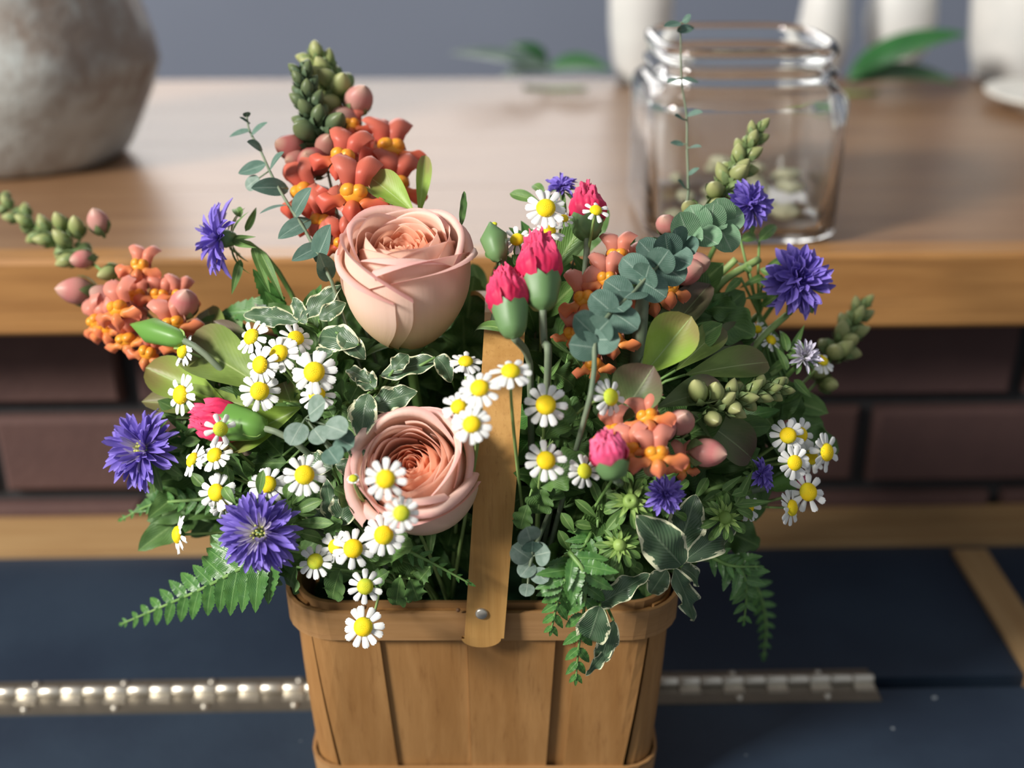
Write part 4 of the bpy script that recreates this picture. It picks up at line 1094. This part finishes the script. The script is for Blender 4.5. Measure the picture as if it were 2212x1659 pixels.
# ------------------------------------------------------------------ broad olive leaves
def leafy(name, label, cat, base, leaves, d=0, stems=(), group=None):
    t = thing(name, label, cat, root_pt(W(*base, d)), group)
    b = W(*base, d+.012)
    put('stem', join('stem', [tube(bez(b, b+V((0, .02, -.01)), root_pt(b)+V((0, 0, .04)), root_pt(b)), .0016, .0022)], M['stem']), t)
    for q in leaves:
        kind, bx, by, tx, ty, w = q[:6]; n = q[6] if len(q) > 6 else (0, .25); d0 = q[7] if len(q) > 7 else 0; d1 = q[8] if len(q) > 8 else 0
        lfp(kind, t, bx, by, tx, ty, n, w, d+d0, d+d1)
        a = W(bx, by, d+d0)
        put('leaf_stalk', join('leaf_stalk', [tube([a, a.lerp(b, .5)+V((0, .003, 0)), b], .0006, .0009, 5)], M['stem']), t)
    for s in stems:
        put('stem', join('stem', [tube(spline([W(*q) for q in s[0]]), s[1], s[2], 8)], M['stemd']), t)
    return t
leafy('broadleaf_stem', 'broad olive and lime leaves fanning out right of the handle', 'foliage', (1400, 850), [
    ('leucd', 1380, 800, 1535, 603, 84, (-.35, .25), .006, .004), ('leucb', 1385, 815, 1492, 688, 110, (-.1, .15), -.008, -.018),
    ('leuc', 1460, 800, 1570, 695, 66, (.15, .3), .002, .0), ('leucd', 1480, 780, 1630, 715, 78, (.1, .3), .01, .012), ('leuc', 1480, 810, 1668, 775, 80, (.1, .4), -.004, -.002),
    ('leucd', 1330, 915, 1415, 792, 116, (-.1, .3), -.004, -.016), ('leucd', 1420, 880, 1570, 828, 74, (.05, .5), -.004, -.014), ('leucd', 1490, 890, 1640, 990, 96, (.1, .25), .006, .004), ('leucd', 1330, 850, 1300, 760, 50, (-.3, .2), .012, .012)],
    -.004, stems=[([(1388, 640, -.004), (1382, 720, .0), (1372, 820, .01)], .0030, .0034)])
leafy('broadleaf_stem', 'broad olive leaves fanning out left behind the daisies', 'foliage', (570, 870), [
    ('leuc', 590, 850, 385, 720, 128, (.05, .3), -.004, -.010), ('leucb', 490, 872, 322, 800, 92, (-.1, .3), .002, -.002), ('leuc', 570, 874, 312, 874, 74, (0, .45), .002, .0), ('leucd', 580, 895, 318, 895, 36, (0, .6), .002, -.002),
    ('leuc', 500, 810, 435, 655, 78, (-.2, .2), .014, .014), ('leucd', 585, 815, 464, 697, 62, (.0, .3), .006, .004), ('leucb', 650, 880, 480, 968, 96, (0, .3), .002, -.002), ('leucd', 560, 900, 520, 985, 50, (-.2, .2), .006, .006), ('leuc', 640, 900, 610, 820, 60, (.1, .2), .01, .012)], .004)

# ------------------------------------------------------------------ variegated pittosporum
leafy('variegated_sprig', 'cream-edged variegated leaves left of the upper rose', 'foliage', (690, 720), [
    ('pitt', 650, 690, 738, 612, 44, (0, .4)), ('pittn', 645, 695, 515, 672, 44, (0, .35)), ('pitt', 775, 745, 668, 712, 66, (0, .3)), ('pitt', 662, 700, 630, 640, 34, (-.3, .2)), ('pittn', 720, 760, 640, 790, 40, (0, .3)), ('pitt', 730, 720, 790, 770, 46, (.1, .3)), ('pitt', 690, 690, 745, 650, 40, (.2, .4)), ('pittn', 600, 690, 540, 640, 34, (-.2, .3), .012, .012)], .004)
leafy('variegated_sprig', 'cream-edged variegated leaves between the two roses', 'foliage', (820, 850), [
    ('pitt', 822, 812, 950, 770, 56, (0, .55), .006, .002), ('pitt', 800, 880, 900, 842, 60, (.1, .4), .004, .004), ('pitt', 795, 850, 775, 948, 62, (-.1, .25), -.002, -.004), ('pittn', 800, 826, 738, 786, 36, (0, .3)), ('pittn', 940, 772, 985, 812, 42, (.2, .5)), ('pitt', 810, 840, 770, 800, 46, (0, .4)), ('pitt', 850, 800, 880, 760, 40, (0, .5)), ('pittn', 800, 870, 745, 905, 44, (-.2, .3))], .004)
leafy('variegated_sprig', 'small cream-edged leaves in the shade left of the open rose', 'foliage', (740, 1080), [
    ('pitt', 718, 1012, 645, 985, 52, (0, .3)), ('pitt', 795, 1018, 722, 1000, 50, (0, .45)), ('pitt', 725, 1138, 702, 1034, 46, (-.2, .2)), ('pitt', 735, 1135, 752, 1050, 62, (0, .2)), ('pittn', 770, 1000, 770, 930, 40, (.1, .2)), ('pitt', 720, 1140, 650, 1095, 40, (0, .4))], .004)
leafy('variegated_sprig', 'cream-edged variegated leaves curling at the right of the rim', 'foliage', (1475, 1215), [
    ('pitt', 1473, 1222, 1388, 1126, 98, (-.15, .2), -.008, -.014), ('pitt', 1462, 1195, 1505, 1070, 84, (.1, .25), .004, .004), ('pittn', 1478, 1212, 1632, 1098, 66, (.1, .3), -.004, .004), ('pittn', 1455, 1228, 1512, 1355, 52, (.2, .0), -.004, .0), ('pitt', 1440, 1230, 1400, 1290, 50, (0, .3), .004, .004), ('pitt', 1470, 1225, 1530, 1260, 46, (.1, .5))], -.004)
leafy('variegated_sprig', 'cream-edged variegated leaves hanging over the front of the basket', 'foliage', (1300, 1300), [
    ('pittn', 1283, 1312, 1405, 1238, 52, (.05, .3), -.006, -.006), ('pitt', 1296, 1308, 1262, 1418, 76, (-.05, .1), -.012, -.012), ('pitt', 1325, 1340, 1292, 1450, 50, (.15, .05), -.006, -.006), ('pitt', 1280, 1305, 1338, 1272, 34, (.1, .4)), ('pittn', 1325, 1390, 1262, 1466, 26, (0, .1), -.006, -.005)], -.008)

# ------------------------------------------------------------------ ferns
def fern(label, path, l0, d, kind='pinna', n=14, dd=0, sides=(1, 1), ang=55, tp=.8):
    pts = [W(q[0], q[1], d+(q[2] if len(q) > 2 else 0)) for q in path]
    t = thing('fern_frond', label, 'fern', root_pt(pts[0]))
    sp = spline(pts, 10)
    put('rachis', join('rachis', [tube([root_pt(pts[0]), (root_pt(pts[0])+sp[0])/2+V((0, 0, .008))]+sp, .0012, .0004)], M['stem']), t)
    m = len(sp)-1
    for i in range(n):
        f = (i+.5)/n; x = f*m; j = min(int(x), m-1); p = sp[j].lerp(sp[j+1], x-j)
        tg = (sp[min(m, j+2)]-sp[max(0, j-1)]).normalized()
        nr = (-FWD+UP*.25).normalized(); sd = nr.cross(tg).normalized()
        ln = S(l0, p)*(1-f)**tp*(.9 if f > .08 else .8)+S(10, p)
        for s in (1, -1):
            if sides[0 if s > 0 else 1] < random.random()*.999: continue
            a = math.radians(ang-18*f); dv_ = (tg*math.cos(a)+sd*s*math.sin(a)+nr*random.uniform(-.12, .12)).normalized()
            lf(kind, t, p, p+dv_*ln*random.uniform(.92, 1.05), nr, 'pinna')
    lf(kind, t, sp[-1]-(sp[-1]-sp[-3])*.3, sp[-1]+(sp[-1]-sp[-2]).normalized()*S(16, sp[-1]), -FWD, 'pinna')
    return t
fern('bright green fern frond pointing down left over the navy bench', [(600, 1180, .01), (520, 1228), (430, 1275), (340, 1315), (262, 1348)], 140, -.012, n=13)
fern('dark curled fern frond under the left purple aster', [(500, 1075, .01), (420, 1080), (330, 1090), (262, 1122)], 46, .012, 'pinnad', n=11)
fern('glossy fern frond hanging straight down the front of the basket', [(1232, 1195, .008), (1262, 1240), (1262, 1310), (1250, 1400), (1244, 1470)], 92, -.016, n=10, tp=.45, ang=48)
fern('glossy fern frond draped over the rim beside the eucalyptus', [(1250, 1205, .008), (1222, 1250), (1205, 1300), (1190, 1365)], 84, -.014, n=8, tp=.45, ang=48)
fern('small bright fern tip hanging at the right of the basket', [(1570, 1200, .012), (1605, 1240), (1612, 1290), (1607, 1345)], 72, .006, n=6, tp=.5)
fern('pointed green fern leaflets reaching right above the navy bench', [(1530, 1200, .01), (1580, 1222), (1640, 1224)], 44, .004, n=6)
fern('dim blurred fern frond drooping behind the right of the basket', [(1600, 1215, .0), (1640, 1280), (1655, 1350), (1650, 1420)], 52, .05, 'pinnad', n=10)
fern('dark fern frond in the shade between open rose and rim', [(800, 1160, .01), (880, 1190), (950, 1225), (1015, 1260)], 40, .004, 'pinnad', n=10)
fern('short dark fern frond above the hanging ferns right of the handle', [(1290, 1130, .01), (1270, 1165), (1250, 1195), (1220, 1215)], 60, .002, 'pinnad', n=8)

# ------------------------------------------------------------------ feverfew leaves and other greenery that can be told apart
leafy('feverfew_leaves', 'lobed dark green leaves right of the handle below the carnation stem', 'foliage', (1200, 900), [
    ('fever', 1190, 930, 1285, 885, 110, (0, .3)), ('fever', 1185, 800, 1250, 830, 70, (.1, .4)), ('fever', 1190, 930, 1240, 950, 70, (0, .3)), ('fever', 1170, 1050, 1160, 1120, 66, (0, .2)), ('fever', 1150, 1030, 1190, 1090, 60, (.1, .2)), ('fever', 1140, 1090, 1120, 1150, 50, (-.1, .2)), ('fever', 1230, 760, 1265, 800, 56, (.1, .3)), ('fever', 1220, 960, 1290, 1000, 64, (.1, .2))], .008)
leafy('feverfew_leaves', 'lobed green leaves spilling over the rim left of the handle', 'foliage', (860, 1260), [
    ('fever', 865, 1245, 852, 1322, 50, (0, .2), -.006, -.008), ('fever', 885, 1250, 905, 1300, 56, (.1, .3), -.004, -.006), ('fever', 840, 1235, 800, 1260, 44, (0, .4)), ('fever', 735, 1230, 712, 1302, 58, (-.1, .2), -.004, -.006), ('fever', 640, 1225, 618, 1275, 70, (-.2, .3), -.0, -.0), ('fever', 600, 1215, 560, 1255, 60, (-.2, .3)), ('fever', 930, 1225, 900, 1260, 44, (0, .4)), ('fever', 700, 1150, 735, 1125, 46, (0, .3))], .0)
leafy('feverfew_leaves', 'lobed green leaves between the silver eucalyptus and the roses', 'foliage', (770, 860), [
    ('fever', 755, 870, 785, 808, 56, (0, .3)), ('fever', 770, 1120, 780, 1045, 50, (0, .3), -.002, -.006), ('fever', 610, 985, 560, 930, 70, (-.1, .3)), ('fever', 620, 1000, 540, 1000, 60, (-.1, .4)), ('fever', 720, 900, 690, 850, 50, (0, .3)), ('fever', 640, 930, 600, 880, 60, (0, .3))], .010)
for lab, base, lst, dd in [
    ('small spoon-shaped leaves behind the left purple aster', (410, 960), [('aleaf', 390, 930, 395, 890, 24), ('aleaf', 400, 940, 430, 905, 22), ('aleaf', 395, 960, 425, 950, 24), ('aleaf', 390, 980, 410, 1010, 24), ('aleaf', 380, 1000, 385, 1040, 26), ('aleaf', 400, 990, 440, 1000, 24), ('aleaf', 370, 900, 330, 912, 26), ('aleaf', 410, 1020, 440, 1050, 24), ('aleaf', 300, 1020, 240, 990, 22, (0, .3), .01, .01)], .004),
    ('narrow green aster leaves right of the large purple aster', (650, 1130), [('aleaf', 630, 1110, 690, 1080, 28), ('aleaf', 635, 1130, 720, 1130, 26), ('aleaf', 640, 1150, 690, 1160, 26), ('aleaf', 630, 1090, 660, 1050, 28), ('aleaf', 620, 1080, 625, 1045, 26), ('aleaf', 630, 1100, 680, 1105, 28), ('aleaf', 500, 1060, 490, 1010, 26), ('aleaf', 560, 1070, 565, 1020, 22, (0, .2), -.012, -.016), ('aleaf', 510, 1090, 478, 1050, 24, (0, .2), -.01, -.012), ('aleaf', 520, 1210, 515, 1250, 28), ('aleaf', 560, 1235, 540, 1268, 28), ('aleaf', 590, 1235, 600, 1275, 28)], -.004),
    ('dense dark green aster foliage below the front coral snapdragon', (1300, 1080), [('aleaf', 1300, 1100, 1280, 1040, 22), ('aleaf', 1310, 1110, 1310, 1040, 22), ('aleaf', 1290, 1120, 1245, 1080, 22), ('aleaf', 1290, 1140, 1240, 1130, 22), ('aleaf', 1300, 1150, 1260, 1170, 22), ('aleaf', 1280, 1160, 1230, 1180, 24), ('aleaf', 1330, 1060, 1350, 1010, 24), ('aleaf', 1240, 1150, 1215, 1110, 24), ('aleaf', 1230, 1190, 1210, 1150, 24), ('aleaf', 1500, 1080, 1530, 1030, 22), ('aleaf', 1510, 1090, 1560, 1060, 22), ('aleaf', 1530, 1110, 1540, 1060, 22), ('aleaf', 1340, 1210, 1335, 1255, 22), ('aleaf', 1350, 1210, 1390, 1235, 24), ('aleaf', 1320, 1190, 1300, 1215, 22)], .004),
    ('fine green leaves on the stems under the full purple aster', (1640, 680), [('alance', 1600, 600, 1560, 640, 20), ('alance', 1620, 590, 1600, 560, 18), ('alance', 1650, 600, 1610, 610, 18), ('alance', 1660, 640, 1615, 640, 16), ('alance', 1690, 560, 1650, 580, 16), ('alance', 1640, 520, 1690, 470, 26), ('alance', 1600, 520, 1660, 500, 24), ('alance', 1700, 780, 1660, 800, 20), ('alance', 1690, 820, 1640, 830, 20), ('alance', 1710, 840, 1740, 890, 20), ('alance', 1680, 850, 1650, 890, 20), ('alance', 1650, 900, 1680, 930, 20), ('alance', 1640, 860, 1700, 880, 22)], .010)]:
    t = leafy('aster_leaves', lab, 'foliage', base, lst, dd)
    if 'full purple' in lab:
        for pts, r in (([(1700, 680, .004), (1640, 735, .01), (1560, 840, .03)], .0016), ([(1640, 560, .01), (1560, 610, .016), (1520, 680, .03)], .0018), ([(1590, 560, .01), (1550, 600, .02), (1500, 660, .03)], .0016), ([(1700, 780, .01), (1640, 830, .016), (1560, 880, .03)], .0014)):
            put('stem', join('stem', [tube(spline([W(*q) for q in pts]), r, r, 7)], M['stemp']), t)

# ------------------------------------------------------------------ inner greenery of the bouquet
random.seed(21)
INNER = 'dark leafy twigs inside the bouquet'
ROWS = [(540, 600, 1380), (640, 520, 1440), (760, 430, 1660), (900, 380, 1700), (1050, 400, 1660), (1150, 470, 1620), (1235, 580, 1520)]
NEAR = [(480, 515, 'the side-facing aster'), (700, 480, 'the tall red snapdragon'), (880, 600, 'the upper rose'), (900, 980, 'the open rose'), (560, 1150, 'the large aster'), (312, 970, 'the left-edge aster'), (600, 780, 'the left daisies'), (450, 830, 'the left olive leaves'), (1160, 570, 'the pink carnations'), (1300, 650, 'the coral snapdragon'), (1450, 750, 'the lime broad leaves'), (1720, 605, 'the full purple aster'), (1740, 770, 'the pale lilac aster'), (1400, 940, 'the short coral snapdragon'), (1720, 990, 'the right daisy cluster'), (1435, 1070, 'the small aster'), (1420, 1180, 'the rim variegated leaves'), (1180, 930, 'the daisies by the handle'), (1150, 1200, 'the hanging silver eucalyptus'), (690, 930, 'the silver eucalyptus tip'), (760, 1190, 'the daisies on the rim'), (1240, 1300, 'the hanging ferns')]
KN = dict(dark='oval-leaved', feverd='lobed-leaved', darks='small-leaved', aleaf='narrow-leaved', pinnad='toothed-leaved')
for i in range(150):
    while True:
        py = random.uniform(540, 1235); px = random.uniform(380, 1720)
        for (a, x0, x1), (b, x2, x3) in zip(ROWS, ROWS[1:]):
            if py <= b:
                f = (py-a)/(b-a); lo = x0+(x2-x0)*f; hi = x1+(x3-x1)*f; break
        if not lo < px < hi: continue
        if 860 < px < 1120 and py > 1120: continue
        if 640 < px < 1120 and py < 660: continue
        break
    dy = random.uniform(.018, .05)
    if 690 < px < 1160 and py < 800: dy = random.uniform(.062, .078)
    elif 720 < px < 1160: dy = random.uniform(.055, .08)
    tip = W(px, py, dy)
    d = (tip-V((BX, YC+.01, .13))).normalized()
    r = root_pt(tip)
    sp = bez(tip, tip-d*.03, r+V((0, 0, .03)), r, 12)
    kd = random.choice(('dark', 'dark', 'feverd', 'aleaf', 'pinnad', 'darks'))
    nm = min(NEAR, key=lambda q: (q[0]-px)**2+(q[1]-py)**2)[2]
    t = thing('leafy_twig', 'dark green %s twig half hidden behind %s' % (KN[kd], nm), 'foliage', r, INNER)
    put('stem', join('stem', [tube(sp, .0006, .0012, 5)], M['stemb']), t)
    for k in range(8):
        p = sp[min(11, int(k*.7))]
        u = V((random.uniform(-1, 1), random.uniform(-.6, .2), random.uniform(-.6, 1))).normalized()
        u = (u+d*.5).normalized()
        lf(kd, t, p, p+u*random.uniform(.022, .036), (V((0, -.8, .5))+d*.3).normalized(), 'leaf', 1.25 if kd in ('aleaf', 'darks') else 1.0)

# ------------------------------------------------------------------ things on the counter
# stoneware pot
CZ = .215
pot_m = NT('stoneware_glaze')
z_ = pot_m.noise(14, 5, pot_m.coord('Object'), .65); z2 = pot_m.noise(40, 4, pot_m.coord('Object', (1, 1, .4)))
cq = pot_m.mix(pot_m.step(z_, .38, .62), (.23, .18, .145), (.46, .48, .46)); cq = pot_m.mix(pot_m.math('MULTIPLY', pot_m.step(z2, .55, .72), .5), cq, (.56, .62, .61))
pot_m.color(cq); pot_m.pbr(.38, .5); pot_m.bump(z_, .6, .006)
pc = at_z(62, 338, CZ)
prof = [(.0, .0), (.060, .0), (.067, .003), (.072, .010), (.080, .026), (.092, .050), (.099, .068), (.0985, .080), (.094, .095), (.088, .115), (.080, .140), (.074, .165), (.070, .190), (.073, .205), (.070, .207), (.066, .19), (.07, .165), (.078, .13), (.09, .08), (.06, .012), (0, .010)]
prof = [(r*1.09, z*1.06) for r, z in prof]
vs, fs = lathe(prof, 40)
vs = [V((v.x*(1+.018*math.sin(7*math.atan2(v.y, v.x)+v.z*30)), v.y*(1+.018*math.sin(7*math.atan2(v.y, v.x)+v.z*30)), v.z)) for v in vs]
pt = thing('stoneware_pot', 'large round grey and brown mottled stoneware pot on the counter', 'pot', pc)
put('body', mk('body', vs, fs, pot_m.m), pt, Matrix.Translation(pc))

# glass jar
gl = NT('jar_glass'); gl.color((.97, .985, .98)); gl.b.inputs['Transmission Weight'].default_value = 1; gl.b.inputs['Roughness'].default_value = .02; gl.b.inputs['IOR'].default_value = 1.45
def sq(r, k, n=48):                              # rounded square ring, k = roundness exponent
    out = []
    for i in range(n):
        a = 2*PI*i/n; c_, s_ = math.cos(a), math.sin(a)
        q = (abs(c_)**k+abs(s_)**k)**(-1/k)
        out.append((r*q*c_, r*q*s_))
    return out
def sqloft(prof, n=48):
    vs, fs = [], []
    for r, z, k in prof:
        vs += [V((x, y, z)) for x, y in sq(r, k, n)]
    for j in range(len(prof)-1):
        for i in range(n):
            q = (i+1) % n; fs.append((j*n+i, j*n+q, j*n+n+q, j*n+n+i))
    return vs, fs
jc = at_z(1602, 540, CZ); jc.y += .062; jr = .0595
out = [(.001, .0, 3), (jr-.008, .0, 5), (jr-.002, .002, 6), (jr, .007, 7), (jr, .083, 7), (jr-.001, .088, 6), (jr-.005, .0925, 5), (jr-.0075, .0945, 4), (jr-.0075, .0975, 4), (jr-.0045, .099, 4), (jr-.0045, .101, 4), (jr-.0075, .103, 4), (jr-.0075, .109, 4), (jr-.005, .111, 4), (jr-.005, .114, 4), (jr-.0065, .1165, 4)]
inn = [(jr-.010, .1165, 4), (jr-.011, .114, 4), (jr-.011, .095, 4), (jr-.006, .086, 6), (jr-.0042, .08, 7), (jr-.0042, .012, 7), (jr-.009, .007, 5), (.001, .0065, 3)]
jt = thing('glass_jar', 'clear square-shouldered glass jar with threaded neck on the counter', 'jar', jc)
vs, fs = sqloft(out+inn)
put('body', mk('body', vs, fs, gl.m), jt, Matrix.Translation(jc) @ Matrix.Rotation(math.radians(3), 4, 'Z'))
peb = flat('pebble_cream', (.62, .58, .40), .5, .4, c2=(.48, .48, .30), nscale=60)
PB = [mk('pebble', [V((v.x*(1+.2*noise.noise(v*1.5+V((i*3, 0, 0)))), v.y, v.z*.7)) for v in ellips((0, 0, 0), (1, .8, .75), 10, 6)[0]], ellips((0, 0, 0), (1, .8, .75), 10, 6)[1], peb) for i in range(3)]
for i in range(26):
    lay = 0 if i < 15 else (1 if i < 23 else 2)
    pos = jc+V((random.uniform(-.01, .045), random.uniform(-.043, .043), .0125+.010*lay)) if lay else jc+V((random.uniform(-.044, .045), random.uniform(-.043, .043), .0125))
    o = put('pebble', random.choice(PB), None, Matrix.Translation(pos) @ Matrix.Rotation(random.uniform(0, 6), 4, 'Z') @ Matrix.Scale(random.uniform(.007, .0085), 4))
    tag(o, 'cream pebble lying in the bottom of the clear glass jar', 'pebble', 'pebbles in the glass jar')

# plate
plm = flat('plate_white', (.74, .72, .66), .3, .5)
pp = at_z(2290, 232, CZ)
pr = [(0, .004), (.045, .004), (.05, .0045), (.066, .0115), (.0675, .0135), (.066, .0145), (.05, .0085), (.044, .007), (0, .007)]
rim = [(0, 0), (.042, 0), (.045, .004), (.044, .0042)]
pd = thing('plate', 'small white plate on the counter right of the jar', 'plate', pp)
put('dish', join('dish', [lathe(pr, 48)], plm), pd, Matrix.Translation(pp))
put('foot_ring', join('foot_ring', [lathe(rim, 32)], plm), pd, Matrix.Translation(pp))

# white vases and leaves at the back of the counter
vm = flat('vase_white', (.62, .62, .60), .4, .5, c2=(.70, .69, .66), nscale=20)
def vase(label, px, py, prof, n=32, ym=None):
    p = at_z(px, py, CZ)
    t = thing('white_vase', label, 'vase', p)
    b = put('body', join('body', [lathe(prof+[(prof[-1][0]-.004, prof[-1][1]), (prof[-3][0]-.004, prof[-3][1]), (.01, .01), (0, .01)], n)], vm), t, Matrix.Translation(p))
    put('foot', join('foot', [lathe([(0, 0), (prof[0][0]*1.02, 0), (prof[0][0]*1.02, .004), (prof[0][0]*.9, .005)], n)], vm), t, Matrix.Translation(p))
    return p
vase('white vase standing close behind the left side of the jar', 1378, 176, [(.020, .003), (.026, .02), (.030, .05), (.032, .10), (.028, .15), (.022, .18), (.024, .2)])
vase('slim white vase between the jar and the dark green leaf', 1768, 168, [(.016, .003), (.022, .015), (.026, .04), (.022, .08), (.014, .11), (.012, .15), (.015, .17)])
vase('white vase behind the dark green leaf on the counter', 1930, 150, [(.018, .003), (.03, .02), (.036, .05), (.032, .09), (.02, .12), (.02, .16), (.022, .17)])
vase('wide white planter at the right end of the counter', 2190, 168, [(.040, .003), (.048, .03), (.053, .08), (.055, .13), (.056, .17), (.057, .19), (.058, .2)])
lm = leafmat('pot_leaf', (.018, .10, .022), (.03, .15, .035), (.06, .20, .06), rough=.35)
lm2 = leafmat('pot_leaf_pale', (.10, .17, .13), (.30, .38, .34), (.36, .42, .36), rough=.3)
M['pl'] = lm; M['pl2'] = lm2
reg('pl', ell, 'pl', .5, bend=(.5, .2, .8), fold=.15); reg('pl2', ell, 'pl2', .45, bend=(.5, .2, .8), fold=.15)
WID['pl'] = .5; WID['pl2'] = .45
def lyleaf(label, lst):
    p0 = at_z(lst[0][1], lst[0][2], CZ)
    t = thing('cut_foliage', label, 'foliage', p0)
    for kind, bx, by, tx, ty, w, y in lst:
        a = at_y(bx, by, y); b = at_y(tx, ty, y-.005)
        a.z = max(a.z, CZ+.003); b.z = max(b.z, CZ+.003)
        lf(kind, t, a, b, (UP-FWD*.7).normalized(), 'leaf', S(w, a)/((b-a).length*WID[kind]))
    a = at_y(lst[0][1], lst[0][2], lst[0][6]); a.z = CZ+.002
    put('stem', join('stem', [tube([a-V((.03, -.01, 0)), a, a+V((.03, 0, .001))], .0018, .0018)], M['stem']), t)
lyleaf('large dark green leaf lying behind the jar on the right', [('pl', 1830, 175, 2085, 40, 120, .70), ('pl', 1835, 180, 2080, 150, 110, .70), ('pl', 1840, 160, 1990, 90, 100, .71)])
lyleaf('blurred green and silvery leaves lying at the back of the counter', [('pl2', 1200, 155, 970, 105, 80, .72), ('pl', 1180, 155, 1320, 140, 110, .73), ('pl', 1180, 160, 1130, 75, 90, .74), ('pl2', 1190, 160, 1080, 150, 60, .71)])
